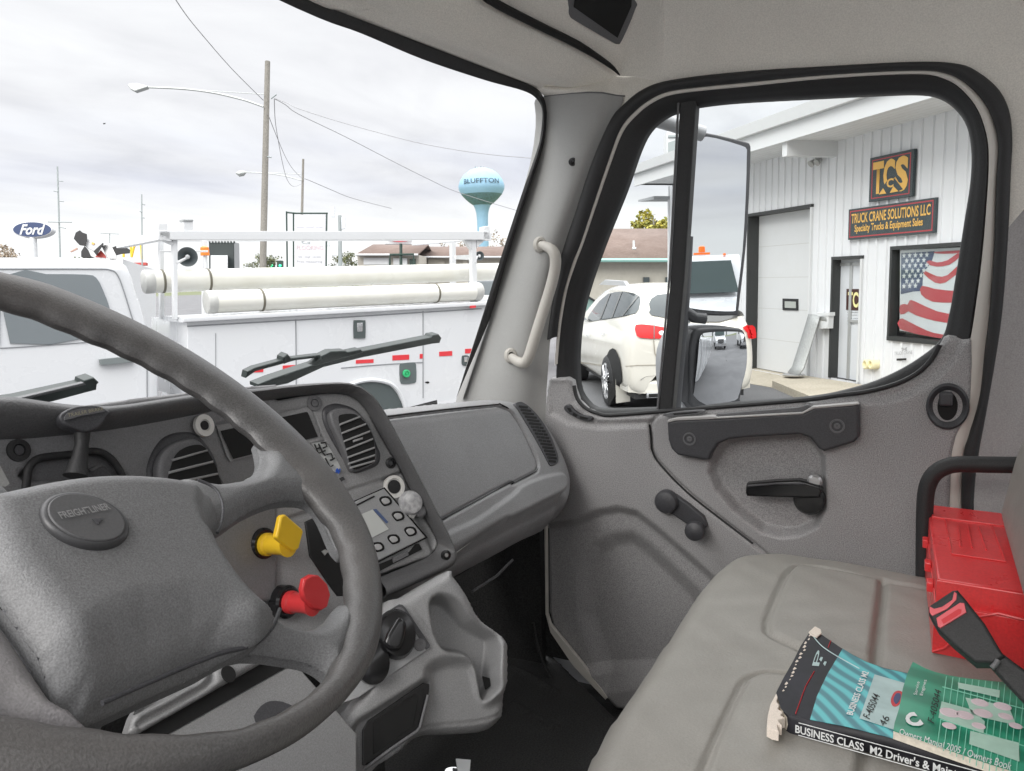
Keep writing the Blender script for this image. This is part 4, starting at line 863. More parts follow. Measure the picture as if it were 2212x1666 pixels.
# ---------------------------------------------------------------- pockets, screens, screws
def pocket(key,o,i):
    p=decal('pocket_frame',z(key,*o),fb_,PLS,dash,off=.0025,cut=10); decal('pocket_hole',z(key,*i),fb_,DEEP,p,off=.004,cut=10)
fb_=bvh_of(COL.objects['stack_face'],COL.objects['cluster_face'])
pocket('C',((755,445),(960,415),(1150,374),(1350,331),(1560,285),(1570,300),(1680,560),(1560,590),(1350,632),(1180,670),(870,745),(840,700)),((780,485),(960,446),(1150,404),(1350,360),(1530,320),(1545,325),(1632,535),(1550,555),(1350,606),(1150,662),(890,728)))
slab('lower_slot',z('C',(880,790),(910,760),(1190,700),(1190,760),(900,815)),PST,.003,PLX,dash,off=.003,bev=.001)
def ringscrew(key,x,y,r,pl,c1,c2,o=.004,cr=.42):
    c=pl(*z(key,(x,y))[0],o); b=lathe('trim_screw',c,pl.n,[(r,-.004),(r,.001),(r*(cr+.13),.0015),(r*(cr+.08),-.001),(0,-.001)],c1,dash); lathe('screw_core',c,pl.n,[(r*cr,-.001),(r*cr,.0005),(0,.0005)],c2,b)
ringscrew('C',662,432,.0135,PCL.off(.003),mat('ivory',(.72,.71,.68),.4),BLG)
ringscrew('C',1612,242,.011,PST,PLM,PLM,.001)
ringscrew('A',140,648,.011,PCL,BLK,PLX,.002)
ringscrew('B',1165,683,.008,PST,BLG,BLG,.001)
ringscrew('B',1645,1480,.007,PST,BLG,STE,.022)
ringscrew('B',1195,888,.0165,PST,MATS['ivory'],BLG,.002,.60)
# handwritten marks under the small screen
def stroke(key,pts,pl,m,r=.0012,o=.003): tube('marker_stroke',[pl(*p,o) for p in z(key,*pts)],r,m,hw,seg=5)
hw=slab('marked_label',z('B',(478,510),(600,498),(640,560),(690,640),(730,720),(690,760),(640,750),(560,620)),PST,.0006,mat('label_pale',(.55,.56,.55),.6),dash,off=.0005,wn=False)
for p in (((505,520),(540,600),(600,575)),((540,515),(575,590)),((560,510),(600,505),(612,540),(580,555)),((575,590),(600,620)),((600,640),(640,720),(668,700)),((610,610),(650,600),(665,650),(640,660)),((650,660),(680,640)),((520,560),(560,548))): stroke('B',p,PST,INKB)
for p in (((690,745),(725,760)),((700,730),(715,775)),((690,765),(728,738))): stroke('B',p,PST,mat('ink_blue2',(.02,.10,.5),.5))
slab('small_plug',z('B',(705,825),(755,800),(768,825),(725,850)),PST,.003,BLG,dash,off=.003)
# ---------------------------------------------------------------- radio
slab('radio_surround',z('B',(590,1125),(1112,893),(1485,1328),(1058,1545),(760,1612)),PST,.006,BLG,dash,off=.0035,wn=False)
mat('btn_glint',(.42,.42,.42),.4)
rd=slab('radio',z('B',(600,1130),(1110,905),(1470,1325),(1055,1530),(760,1600)),PST,.02,mat('radio_face',(.32,.325,.33),.45,grain=.08),dash,bev=.002,off=.006)
slab('display',z('B',(780,1180),(1010,1085),(1150,1255),(980,1340),(880,1380)),PST,.001,mat('lcd_grey',(.58,.60,.58),.3),rd,off=.0075,bev=.0004)
slab('display_edge',z('B',(1010,1085),(1040,1080),(1145,1195),(1128,1205)),PST,.001,mat('lcd_blue',(.08,.12,.25),.3),rd,off=.0072)
for x,y in ((1120,1015),(1228,1145),(1335,1278),(1190,1345),(1055,1412)):
    k=slab('button_well',smooth(z('B',(x-55,y-15),(x-35,y-42),(x+25,y-45),(x+55,y-10),(x+50,y+25),(x-5,y+42),(x-30,y+25)),2),PST,.002,BLG,rd,off=.0068,bev=.0006)
    slab('button',smooth(z('B',(x-30,y-8),(x-15,y-28),(x+20,y-26),(x+38,y-2),(x+30,y+15),(x,y+26),(x-15,y+15)),2),PST,.004,MATS['btn_glint'],k,off=.0095,bev=.001)  # pale face paints the light reflected on the dark button
slab('tape_slot',z('B',(850,1050),(1020,965),(1030,975),(860,1062)),PST,.001,BLG,rd,off=.0068)
slab('radio_gap',z('B',(1060,1560),(1330,1450),(1380,1385),(1410,1380),(1435,1430),(1065,1620)),PST,.002,DEEP,dash,off=.002)
slab('gap_bar',z('B',(1180,1500),(1310,1440),(1320,1480),(1190,1545)),PST,.002,PLM,dash,off=.0045)
kn=lathe('selector_knob',PST(*z('B',(1325,1030))[0],.002),PST.n,[(.018,-.003),(.018,.006),(.015,.012),(.008,.013),(0,.013)],mat('clear_plastic',(.33,.33,.34),.15,stain=.9,ss=90,stain_col=(.7,.7,.7)),dash)
slab('knob_tag',z('B',(1310,1110),(1350,1095),(1385,1130),(1360,1165),(1330,1150)),PST,.003,PILL,kn,off=.008)
lathe('side_button',PST(*z('B',(1405,1105))[0],.002),PST.n,[(.009,-.003),(.009,.007),(.006,.010),(0,.010)],PLM,dash)
# ---------------------------------------------------------------- air brake knobs
YEL=mat('yellow_plastic',(.95,.60,.03),.35,stain=.2); REDK=mat('red_knob',(.72,.05,.055),.3)
slab('dark_recess',z('W',(985,860),(1030,838),(1050,880),(1110,990),(1110,1100),(1090,1100),(1060,1060),(1000,970)),PST,.01,BLG,dash,off=.002,bev=.002)  # flat dark patch painted in for the black recess beside the knobs
slab('recess_mark',z('W',(1040,955),(1052,948),(1062,955),(1050,968)),PST,.003,PILL,dash,off=.004)  # small pale mark on the dark patch
def knob(name,bx,cx,cap,mt):
    pl=PST; B0=pl(*z('W',bx)[0],.010); C0=ray(*z('W',cx)[0]); n_=Vector((-.02,-1,.12)).normalized()
    # cap centre: closest point on its pixel ray to the stem line
    d=C0.normalized(); w=B0; a_=n_.dot(d); t=(n_.dot(w)-a_*d.dot(w))/(a_*a_-1); t=max(.03,min(.075,t)); Cc=B0+n_*t
    k=lathe(name,B0,n_,[(.021,-.01),(.021,.003),(.018,.006),(0,.006)],BLG,dash)
    lathe('stem',B0,n_,[(.0145,.006),(.0145,.012),(.0125,.014),(.0125,t*.72),(.015,t*.95),(0,t)],mt,k,seg=20)
    PK_=Pl(Cc,n_); slab('cap',z('W',*cap),PK_,.007,mt,k,bev=.003,off=.004,seg=4,sm=0)
knob('park_brake_knob',(848,932),(940,895),((908,845),(915,838),(925,836),(978,882),(982,892),(968,945),(958,954),(948,955),(898,915),(895,905)),YEL)
knob('trailer_air_knob',(925,1118),(1022,1088),((985,1045),(1010,1030),(1032,1032),(1060,1060),(1070,1095),(1060,1135),(1040,1147),(1015,1140),(985,1110),(978,1080)),REDK)
# ---------------------------------------------------------------- lower console with cup holder
PCO=Pl(at(1040,1400,1.03),(-.55,-.72,.45)); PCI=Pl(at(960,1300,1.02),(-.45,-.85,.35))
co=z('E',(930,400),(1100,310),(1440,110),(1480,150),(1580,290),(1650,430),(1720,510),(1810,570),(1870,625),(1890,690),(1892,900),(1892,1150),(1870,1220),(1800,1290),(1700,1325),(1500,1340),(1330,1345),(1230,1365),(1150,1420),(1000,1520),(860,1640),(780,1900),(300,1900),(450,1420),(470,1330),(800,1000))
cup=smooth(z('E',(1310,360),(1350,318),(1410,318),(1480,355),(1540,420),(1600,490),(1700,555),(1780,600),(1805,640),(1800,760),(1790,900),(1800,980),(1770,1010),(1720,1060),(1700,1000),(1680,900),(1655,810),(1600,740),(1520,715),(1430,700),(1370,640),(1325,500)),2)
low=smooth(z('E',(1290,860),(1360,810),(1450,785),(1560,780),(1620,800),(1650,860),(1690,1010),(1730,1085),(1790,1075),(1850,1030),(1960,1000),(1960,1500),(1200,1500),(1180,1350),(1240,1200),(1290,980)),2)
hfield('lower_console',PCO,co,PLS,dash,res=.0022,er=.016,ed=.016,skirt=.05,sm=2,
  lines=[(z('E',(1200,1310),(1400,1265),(1600,1250),(1750,1225),(1860,1175)),.0012,.003),(z('E',(1180,420),(1330,600)),.0009,.0015)],
  regs=[(cup,.012,.045),(low,.022,.018),(z('E',(720,1300),(760,1240),(1250,930),(1290,950),(1290,1010),(1230,1270),(850,1640),(760,1640)),.01,.012)])
slab('cup_well_side',z('E',(1680,900),(1730,915),(1745,970),(1700,1000)),PCO,.002,DEEP,dash,off=-.028)
cb_=slab('open_bin',z('E',(790,1300),(830,1230),(1240,950),(1285,960),(1280,1050),(1215,1290),(1180,1320),(850,1560),(790,1560)),PCO,.004,BLG,dash,off=-.006,bev=.001)
slab('bin_inner',z('E',(870,1240),(1180,1030),(1200,1060),(1160,1270),(870,1480)),PCO,.002,DEEP,cb_,off=-.0045)
tube('bin_lip',[PCO(*p,-.002) for p in z('E',(800,1590),(1000,1440),(1190,1310),(1215,1280),(1275,1040))],.0022,PLM,cb_)
# climate panel
cp=slab('climate_panel',z('E',(800,520),(940,430),(1060,395),(1085,400),(1290,690),(1250,720),(760,1060),(640,1100)),PCO,.006,mat('climate_face',(.33,.335,.34),.4,grain=.08),dash,off=.003,bev=.0015)
slab('panel_edge_strip',z('E',(940,440),(1060,368),(1085,372),(1110,400),(1290,670),(1285,690),(1260,705),(1075,405),(1060,398)),PCO,.004,PLX,dash,off=.0042)  # dark strip along the upper and right edges of the climate panel
ck=PCO(*z('E',(1035,590))[0],.004)
lathe('climate_knob',ck,PCO.n,[(.031,-.003),(.031,.004),(.027,.014),(.012,.017),(0,.017)],BLG,cp,sx=.8)
slab('knob_grip',z('E',(985,700),(950,640),(1010,520),(1060,460),(1110,490),(1120,560),(1090,680),(1040,715)),PCO,.018,BLG,cp,off=.026,bev=.006,seg=4,sm=2)
tube('blue_arc',[PCO(*p,.0045) for p in z('E',(922,590),(928,640),(955,690),(1000,735),(1025,742))],.0018,mat('arc_blue',(.05,.25,.75),.4),cp,sm=4)
slab('red_tick',z('E',(1112,635),(1128,650),(1130,678),(1115,668)),PCO,.001,mat('tick_red',(.7,.08,.07),.4),cp,off=.0045)
slab('red_tick',z('E',(955,520),(985,512),(980,522),(958,530)),PCO,.001,MATS['tick_red'],cp,off=.0045)
for x,y in ((1062,435),(1215,668),(905,815)): 
    c=PCO(*z('E',(x,y))[0],.004); k=lathe('panel_screw',c,PCO.n,[(.0078,-.001),(.0075,.001),(.003,.0015),(0,.0005)],PLM,cp)
# second knob mostly behind the rim
lathe('climate_knob',PCO(*z('E',(850,800))[0],.004),PCO.n,[(.026,-.003),(.026,.012),(.012,.017),(0,.017)],BLG,cp,sx=.8)
# lower panels seen through the wheel
PKN=Pl(at(420,1400,.86),(-.10,-.75,.6))
kn_=z('D',(620,1500),(900,1390),(1010,1140),(1480,920),(1600,880),(1850,880),(2000,900),(2090,940),(2300,1260),(2300,1700),(600,1700))
slab('knee_panel',z('D',(400,1700),(1120,1430),(1990,940),(2090,930),(2500,1400),(2500,1900),(400,1900)),PKN,.02,PLS,dash,bev=.003)
slab('knee_gap',z('D',(900,1380),(960,1390),(1800,905),(1960,880),(2020,930),(1130,1430),(1000,1480),(880,1450)),PKN,.01,DEEP,dash,off=.001)
slab('knee_cutout',smooth(z('D',(1790,1320),(1800,1240),(1860,1185),(1930,1172),(2020,1195),(2100,1260),(2000,1400)),2),PKN,.004,PLX,dash,off=.001)
hfield('column_cover',PKN.off(.012),z('D',(905,1385),(960,1230),(1010,1140),(1250,1020),(1460,905),(1620,860),(1900,860),(1830,905),(1400,1150),(960,1400)),PLS,dash,res=.002,er=.006,ed=.006,
  regs=[(z('D',(960,1250),(1020,1150),(1400,930),(1420,1000),(1380,1040),(1000,1240)),.006,.014)],lines=[(z('D',(980,1330),(1200,1210),(1440,1070),(1490,1020),(1490,940)),.004,.006)])
lathe('cover_hole',PKN(*z('D',(1600,985))[0],.0135),PKN.n,[(.0095,-.001),(.0095,.0005),(0,.0005)],DEEP,dash,sx=.8)
# dark recess between column and dash
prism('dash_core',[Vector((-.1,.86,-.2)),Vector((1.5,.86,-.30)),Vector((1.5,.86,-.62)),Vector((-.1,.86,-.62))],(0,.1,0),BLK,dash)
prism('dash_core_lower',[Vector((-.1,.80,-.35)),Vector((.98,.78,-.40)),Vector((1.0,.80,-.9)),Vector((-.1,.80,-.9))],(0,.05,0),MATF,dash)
tube('duct_line',[Pl((1.2,.80,-.6),(0,-1,.2))(*p) for p in z('E',(1600,275),(1780,160),(1900,40))],.003,PLM,dash)
# door-jamb post in the left corner
slab('left_post',z('A',(-60,700),(0,760),(72,895),(40,920),(-60,900)),PCL,.01,PILL,dash,off=.02)
# ================================================================ wipers
def wiper(name,label,parts):
    w=thing(name,label,'wiper',PWS(*parts[0][0][0]),'windshield wipers')
    for pts,r,nm,flat in parts:
        P=[PWS(u,v,-.03)+Vector((0,.0,0)) for u,v in smooth(pts,3,False)]
        tube(nm,P,r,WIP,w,seg=8,flat=flat)
    return w
WIP=mat('wiper_green_black',(.028,.038,.036),.45,grain=.2)
wv=thing('windshield_wiper','long black windshield wiper resting low across the middle of the windshield','wiper',PWS(800,780),'windshield wipers')
PWO=PWS
def wsl(nm,key,pts,off,t,bev=.003): return slab(nm,z(key,*pts),Pl(PWS(700,780)+Vector((0,.03,0)),(.05,-1,-.28)),t,WIP,wv,bev=bev,off=off)
wsl('blade','N',((20,1425),(130,1380),(430,1280),(780,1180),(1300,1075),(1310,1060),(1355,1053),(1375,1080),(1360,1120),(1310,1125),(800,1225),(500,1300),(240,1420),(100,1450),(20,1450)),-.01,.02)
wsl('arm','N',((-60,1330),(0,1300),(200,1245),(270,1230),(480,1205),(490,1225),(290,1250),(150,1290),(0,1330),(-70,1380)),.004,.012)
wsl('bracket','N',((420,1280),(480,1240),(490,1215),(560,1180),(670,1175),(680,1185),(780,1165),(800,1190),(600,1245),(440,1290)),.008,.016)
wsl('pivot','N',((205,1250),(210,1225),(240,1200),(268,1235),(265,1255),(215,1275)),.006,.016)
wl=thing('windshield_wiper','dark wiper tip resting low on the windshield left of the steering wheel rim','wiper',PWS(120,840),'windshield wipers')
PWL=Pl(PWS(130,850)+Vector((0,.03,0)),(0,-1,-.28))
slab('blade',z('A',(-300,330),(150,265),(620,160),(625,135),(700,112),(738,148),(722,165),(718,205),(640,225),(400,290),(0,380)),PWL,.02,WIP,wl,bev=.003,off=0)
slab('blade_back',z('A',(-300,320),(150,262),(620,150),(640,165),(200,272),(-300,350)),PWL,.006,PLM,wl,bev=.001,off=.004)
# ================================================================ outside
GZ=-1.87
def gnd(u,v,zz=GZ): d=ray(u,v); return d*(zz/d.z)
def struct(o): o['kind']='structure'; return o
am=mat('asphalt',(.13,.13,.135),.85,grain=.35,gs=60,bump=1,bs=60,stain=.5,ss=.6,stain_col=(.085,.085,.09))
g=mesh('parking_lot',[Vector((-160,-170,GZ)),Vector((170,-170,GZ)),Vector((170,160,GZ)),Vector((-160,160,GZ))],[(0,1,2,3)],am,origin=(0,0,GZ)); struct(g)
g=mesh('ground',[Vector((-1500,-1500,GZ-.02)),Vector((1500,-1500,GZ-.02)),Vector((1500,1500,GZ-.02)),Vector((-1500,1500,GZ-.02))],[(0,1,2,3)],mat('grass_ground',(.10,.12,.05),.9,stain=.6,ss=.1,stain_col=(.16,.15,.09)),origin=(0,0,GZ)); struct(g)
# ---- sales building
Dv=ray(659,615); Dv.z=0; Dv.normalize(); Nf=Vector((-Dv.y,Dv.x,0)); 
F0p=gnd(1825,822,-1.75); PFa=Pl(F0p,Nf); Nf=PFa.n
FS=lambda u,v=600:(PFa(u,v)-F0p).dot(Dv)
FZ=lambda u,v:PFa(u,v).z
Fp=lambda s,zz,o=0:Vector((F0p.x,F0p.y,0))+Dv*s+Vector((0,0,zz))+Nf*o
bld=thing('sales_building','white ribbed metal building with overhanging roof, garage door and glazed entry','building',Fp(0,GZ))
ztop=FZ(1825,301); sL=FS(1447); sR=FS(2480)
WALLM=mat('ribbed_siding',(.67,.68,.70),.5,stain=.25,ss=1.2,stain_col=(.62,.62,.62))
ops=[('g',FS(1619),FS(1751),-1.85,FZ(1700,456)),('d',FS(1803),FS(1862),-1.74,FZ(1840,560)),('w',FS(1930),FS(2125),FZ(1930,727),FZ(1930,540))]
ss=[]; s=sR
while s<sL:
    ss+=[(s,0),(s+.145,0),(s+.150,.026),(s+.190,.026),(s+.2,0)]; s+=.20
cuts=sorted({o[1] for o in ops}|{o[2] for o in ops})
pts=sorted(ss+[(c,.011) for c in cuts]); pts=[p for p in pts if p[0]<=sL+.2]
bm=bmesh.new()
for (a,ha),(b,hb) in zip(pts,pts[1:]):
    if b-a<1e-4: continue
    m=(a+b)/2; segs=[(GZ,ztop+.05)]
    for o in ops:
        lo,hi=min(o[1],o[2]),max(o[1],o[2])
        if lo<m<hi: segs=[q for z0,z1 in segs for q in ((z0,o[3]),(o[4],z1)) if q[1]-q[0]>.01]
    for z0,z1 in segs: bm.faces.new([bm.verts.new(p) for p in (Fp(a,z0,ha),Fp(b,z0,hb),Fp(b,z1,hb),Fp(a,z1,ha))])
fin('siding',bm,WALLM,bld,smooth_ang=0)
def fbox(name,s0,s1,z0,z1,o0,o1,m,par,bev=0):
    b=Vector((0,0,0)); c=[Fp(s0,z0,o1),Fp(s1,z0,o1),Fp(s1,z1,o1),Fp(s0,z1,o1)]; return prism(name,c,Nf*(o0-o1),m,par,bev=bev)
for k,a,b,z0,z1 in ops:
    lo,hi=min(a,b),max(a,b); dp={'g':.19,'d':.11,'w':.10}[k]; BM_=BLG
    par=bld
    par=fbox({'g':'garage_door','d':'entry_door','w':'window'}[k],lo,hi,z0,z1,-dp-.06,-dp,{'g':WHM,'d':mat('door_glass_white',(.60,.62,.65),.3),'w':BLG}[k],bld)
    JM=mat('jamb_dark',(.03,.032,.032),.5)
    fbox('jamb',hi-.002,hi+.04,z0,z1,-dp,.044,JM,par); fbox('jamb',lo-.04,lo+.002,z0,z1,-dp,.044,JM if k=='w' else WHM,par); fbox('lintel',lo-.04,hi+.04,z1-.002,z1+.05,-dp,.046,JM,par)
    if k=='w': fbox('sill',lo-.04,hi+.04,z0-.06,z0+.002,-dp,.048,JM,par); win=par
    if k=='g':
        gar=par
        for i in range(1,5): fbox('panel_joint',lo,hi,z0+(z1-z0)*i/5,z0+(z1-z0)*i/5+.012,-dp,-dp+.001,mat('joint_grey',(.5,.5,.49),.6) if i==1 else MATS['joint_grey'],gar)
        PGd=PFa.off(-dp); slab('door_window_frame',[(1690,645),(1723,646),(1723,671),(1690,670)],PGd,.02,BLG,gar,off=.02,bev=.004)
        slab('door_window_pane',[(1695,651),(1719,652),(1719,666),(1695,665)],PGd,.005,mat('pane_grey',(.38,.40,.38),.1),gar,off=.022)
    if k=='d':
        ent=par; PDd=PFa.off(-dp)
        fbox('door_frame',lo,hi,z1-.1,z1-.05,-dp,-dp+.02,mat('frame_silver',(.45,.46,.46),.4,metal=.4),ent); fbox('door_frame',hi-.30,hi-.24,z0,z1-.05,-dp,-dp+.02,MATS['frame_silver'],ent); fbox('push_bar',lo,hi-.24,z0+.92,z0+.96,-dp,-dp+.03,MATS['frame_silver'],ent)
        sq_=z('V',(862,1392),(1010,1392),(1005,1578),(858,1572))
        ds=slab('door_sign',sq_,PDd,.01,mat('sign_maroon',(.05,.015,.012),.4),ent,off=.012)
        text('sign_letters','TCS',quad(sq_,PDd,.014),mat('pale_yellow',(.75,.70,.33),.5),ds,(.1,.12,.92,.86),bold=.03)
        for i,(y,w) in enumerate(((1590,100),(1612,85),(1640,130),(1660,70),(1690,60))): text('small_print','ENTRANCE' if i==3 else 'hours and phone',quad(z('V',(870,y),(870+w,y+1),(870+w,y+12),(870,y+11)),PDd,.004),INKB,ent)
# flag poster behind the window glass
PWn=PFa.off(-.055); FR=mat('flag_red',(.50,.06,.075),.6,stain=.3,ss=3,stain_col=(.6,.16,.17)); FW=mat('flag_white',(.70,.71,.73),.6,stain=.3,ss=3,stain_col=(.55,.56,.62)); FB=mat('flag_blue',(.025,.05,.13),.6,stain=.5,ss=3,stain_col=(.06,.10,.22))
fl=slab('flag_poster',z('T',(1628,880),(2000,860),(2000,1320),(1625,1255)),PWn,.01,FW,win,wn=False)
slab('canton',z('T',(1632,892),(1790,882),(1775,930),(1735,985),(1730,1070),(1690,1072),(1630,1085)),PWn,.004,FB,fl,off=.004,wn=False)
for p in (((1765,925),(1800,935),(1850,925),(1900,890),(1905,910),(1860,945),(1800,955),(1750,940)),((1745,975),(1800,1000),(1850,995),(1910,940),(1990,900),(1990,960),(1895,990),(1840,1030),(1790,1030),(1740,990)),((1730,1045),(1790,1060),(1900,1070),(1990,1060),(1990,1130),(1880,1125),(1780,1120),(1725,1085)),
   ((1670,1115),(1700,1120),(1800,1165),(1900,1180),(1990,1170),(1990,1230),(1850,1220),(1750,1200),(1665,1165)),((1628,1135),(1665,1135),(1665,1165),(1628,1180)),((1627,1200),(1660,1210),(1750,1255),(1830,1275),(1990,1285),(1990,1310),(1800,1290),(1627,1250)),((1790,885),(1905,878),(1990,868),(1990,876),(1880,893),(1800,893))):
    slab('red_stripe',z('T',*p),PWn,.002,FR,fl,off=.006,sm=2,wn=False)
def star(c,r,X,Y): return [c+X*(r*(1 if k%2==0 else .42)*math.sin(math.pi*k/5))+Y*(r*(1 if k%2==0 else .42)*math.cos(math.pi*k/5)) for k in range(10)]
bm=bmesh.new()
for j in range(7):
    for i in range(5):
        x=1645+i*27+(j%2)*13; y=903+j*24+i*-1
        if x>1775-max(0,(y-900))*.45: continue
        bm.faces.new([bm.verts.new(p) for p in star(PWn(*z('T',(x,y))[0],.0075),.045,-Dv,Vector((0,0,1)))])
fin('stars',bm,FW,fl,smooth_ang=0)
slab('window_pane',z('T',(1625,872),(2000,850),(2000,1330),(1622,1262)),PFa.off(-.02),.004,glassmat('shop_glass',(.93,.95,.95),.25),win,wn=False)
# roof overhang
OV=.95; zf=ztop; zt=ztop+.40; s0,s1=FS(2480),(PFa.off(OV)(1372,398)-F0p).dot(Dv)
SOF=mat('soffit',(.66,.67,.68),.6,stain=.2,ss=2)
prism('soffit',[Fp(s0,zf,0),Fp(s1,zf,0),Fp(s1,zf,OV),Fp(s0,zf,OV)],(0,0,.03),SOF,bld)
for i in range(14): 
    o=.06+i*.066; prism('soffit_groove',[Fp(s0,zf-.001,o),Fp(s1,zf-.001,o),Fp(s1,zf-.001,o+.006),Fp(s0,zf-.001,o+.006)],(0,0,.002),MATS['joint_grey'],bld) if i%2 else None
prism('fascia',[Fp(s0,zf-.03,OV+.03),Fp(s1,zf-.03,OV+.03),Fp(s1,zf+.22,OV+.03),Fp(s0,zf+.22,OV+.03)],-Nf*.05,WHM,bld,bev=.004)
prism('gutter',[Fp(s0,zf+.223,OV+.12),Fp(s1,zf+.223,OV+.12),Fp(s1,zt,OV+.16),Fp(s0,zt,OV+.16)],-Nf*.2,WHM,bld,bev=.004)
prism('roof_deck',[Fp(s0,zt-.02,OV),Fp(s1,zt-.02,OV),Fp(s1,zt+.5,-6),Fp(s0,zt+.5,-6)],(0,0,.05),WHM,bld)
prism('gable_end',[Fp(s1-.3,zf,OV),Fp(s1,zf,OV),Fp(s1,zt,OV),Fp(s1-.3,zt,OV)],-Nf*7,WHM,bld)
prism('end_wall',[Fp(sL,GZ,0),Fp(sL+.02,GZ,0),Fp(sL+.02,zf,0),Fp(sL,zf,0)],-Nf*8,WALLM,bld)
sb=FS(1811,320); prism('bracket_beam',[Fp(sb,zf-.001,0),Fp(sb+.13,zf-.001,0),Fp(sb+.13,zf-.24,0),Fp(sb,zf-.24,0)],Nf*(OV-.03),WHM,bld,bev=.01)
prism('eave_return',[Fp(sL+.02,zf-.30,-.4),Fp(sL+.9,zf-.26,-.4),Fp(sL+.9,zf-.22,-.4),Fp(sL+.02,zf-.22,-.4)],Nf*.8,mat('grey_trim',(.3,.31,.32),.6),bld)
fl_=thing('flood_light','small beige twin floodlight under the roof bracket of the building','floodlight',Fp(sb+.3,zf-.3,.2))
for k in (0,.16): lathe('lamp',Fp(sb+.35+k,zf-.26,.1),Nf+Vector((0,0,-.7)),[(0,-.06),(.03,-.05),(.06,.05),(.055,.05),(0,.03)],PILL,fl_,seg=14)
box('junction_box',Fp(sb+.43,zf-.16,.05),(.1,.1,.1),PILL,fl_)
# signs
SB=mat('sign_dark',(.04,.055,.06),.45,stain=.2); SR=mat('sign_red',(.38,.05,.06),.5); SG=mat('sign_gold',(.72,.42,.10),.5)
def board(name,label,uv,base):
    t=thing(name,label,'sign',base); slab('board',uv,PFa,.05,SB,t,off=.075,bev=.004,wn=True)
    q=quad(uv,PFa,.0775); B=lambda a,b,c,d:[(a,b),(c,b),(c,d),(a,d)]
    e=.055 if name=='logo_sign' else .018; w=.022 if name=='logo_sign' else .010; f=.06 if name=='logo_sign' else .06; fw=.024 if name=='logo_sign' else .04
    qmulti('red_border',[B(e,1-f-fw,1-e,1-f),B(e,f,1-e,f+fw),B(e,f+fw,e+w,1-f-fw),B(1-e-w,f+fw,1-e,1-f-fw)],q,SR,t); return t,q
uv=z('V',(1066,262),(1445,179),(1426,592),(1054,641)); t,q=board('logo_sign','square black and red sign with big gold TCS letters, higher on the white wall',uv,PFa(1930,390))
q=quad(uv,PFa,.079)
text('letters','T',q,SG,t,(.08,.16,.34,.88),bold=.045); text('letters','C',q,SG,t,(.335,.22,.60,.89),bold=.05); text('letters','S',q,SG,t,(.61,.14,.90,.90),bold=.05)
q=quad(uv,PFa,.081); qmulti('hook_mark',[[(.30,.13),(.62,.13),(.80,.18),(.62,.42),(.50,.50),(.38,.36)]],q,SB,t)
q=quad(uv,PFa,.083); qmulti('hook_gold',[[(.24,.14),(.42,.14),(.34,.27)],[(.50,.14),(.70,.15),(.58,.28)]],q,SG,t)
text('hook_letter','C',q,SG,t,(.42,.26,.58,.46),bold=.03)
uv=z('V',(881,706),(1632,600),(1618,906),(874,968)); t,q=board('company_sign','long black and red sign reading truck crane solutions, below the square sign',uv,PFa(1925,480))
q=quad(uv,PFa,.079); text('letters','TRUCK CRANE SOLUTIONS LLC',q,SG,t,(.04,.52,.955,.84),bold=.02); text('letters','Specialty Trucks & Equipment Sales',q,SG,t,(.085,.17,.88,.47),bold=.02)
# things at the foot of the wall
mb=thing('mail_box','white metal mail box on the ribbed wall left of the entry door','mail box',PFa(1772,690))
slab('box',[(1753,677),(1790,676),(1788,710),(1770,711),(1753,706)],PFa,.10,WHM,mb,off=.14,bev=.01); slab('flap',[(1753,676),(1791,675),(1791,683),(1753,684)],PFa,.11,WHM,mb,off=.15,bev=.008)
lb_=thing('leaning_board','bent grey metal board leaning on the wall below the mail box','board',PFa(1725,810))
PLb=PFa.off(.42); bp=[(1757,682,.17),(1752,700,.2),(1738,745,.3),(1722,795,.42),(1712,808,.5)]
rows=[[PFa(u+dx,v+dv,o) for dx,dv in ((-10,-3),(0,0),(14,2))] for u,v,o in ([(1775,697,.12),(1770,684,.15)]+bp)]
loft('board',rows,mat('board_grey',(.36,.37,.37),.5,metal=.3,grain=.2,gs=60),lb_,thick=.02)
lathe('foot',PFa(1714,809,.5),(0,0,1),[(0,-.02),(.17,-.02),(.18,0),(0,.01)],STE,lb_)
fc=thing('pipe_caps','pair of round cream pipe caps low on the wall beside the entry door','pipe caps',PFa(1888,787))
for u in (1881,1893): lathe('cap',PFa(u,787,.02),Nf+Dv*.2,[(.075,-.02),(.075,.09),(.06,.10),(.045,.095),(.04,.07),(0,.07)],mat('cream_cap',(.72,.66,.42),.5) if u==1881 else MATS['cream_cap'],fc,seg=20)
wt=thing('wall_notice','small dark printed lettering on the white wall under the flag window','lettering',PFa(1950,765))
text('words','THE',quad(z('T',(1632,1338),(1660,1336),(1660,1350),(1632,1352)),PFa,.042),INKB,wt); text('words','TRUCK CRANE',quad(z('T',(1600,1356),(1685,1350),(1685,1366),(1600,1372)),PFa,.042),MATS['grey_trim'],wt)
slab('bar',z('T',(1610,1388),(1656,1386),(1656,1396),(1610,1398)),PFa,.004,INKB,wt,off=.042)
PZ=Pl((0,0,-1.75),(0,0,1)); CON=mat('concrete',(.43,.385,.31),.85,grain=.15,gs=30,bump=.6,bs=40,stain=.4,ss=1.5)
c=prism('pavement',[PZ(1668,822),PZ(1700,805),Fp(sR,-1.75,-.25),PZ(2500,1250),PZ(1790,872)],(0,0,-.13),CON,bev=.01); struct(c)
c=prism('concrete_apron',[gnd(1560,782)+Vector((0,0,.008)),gnd(1712,806)+Vector((0,0,.008)),gnd(1668,838)+Vector((0,0,.008)),gnd(1600,826)+Vector((0,0,.008))],(0,0,-.02),CON); struct(c)
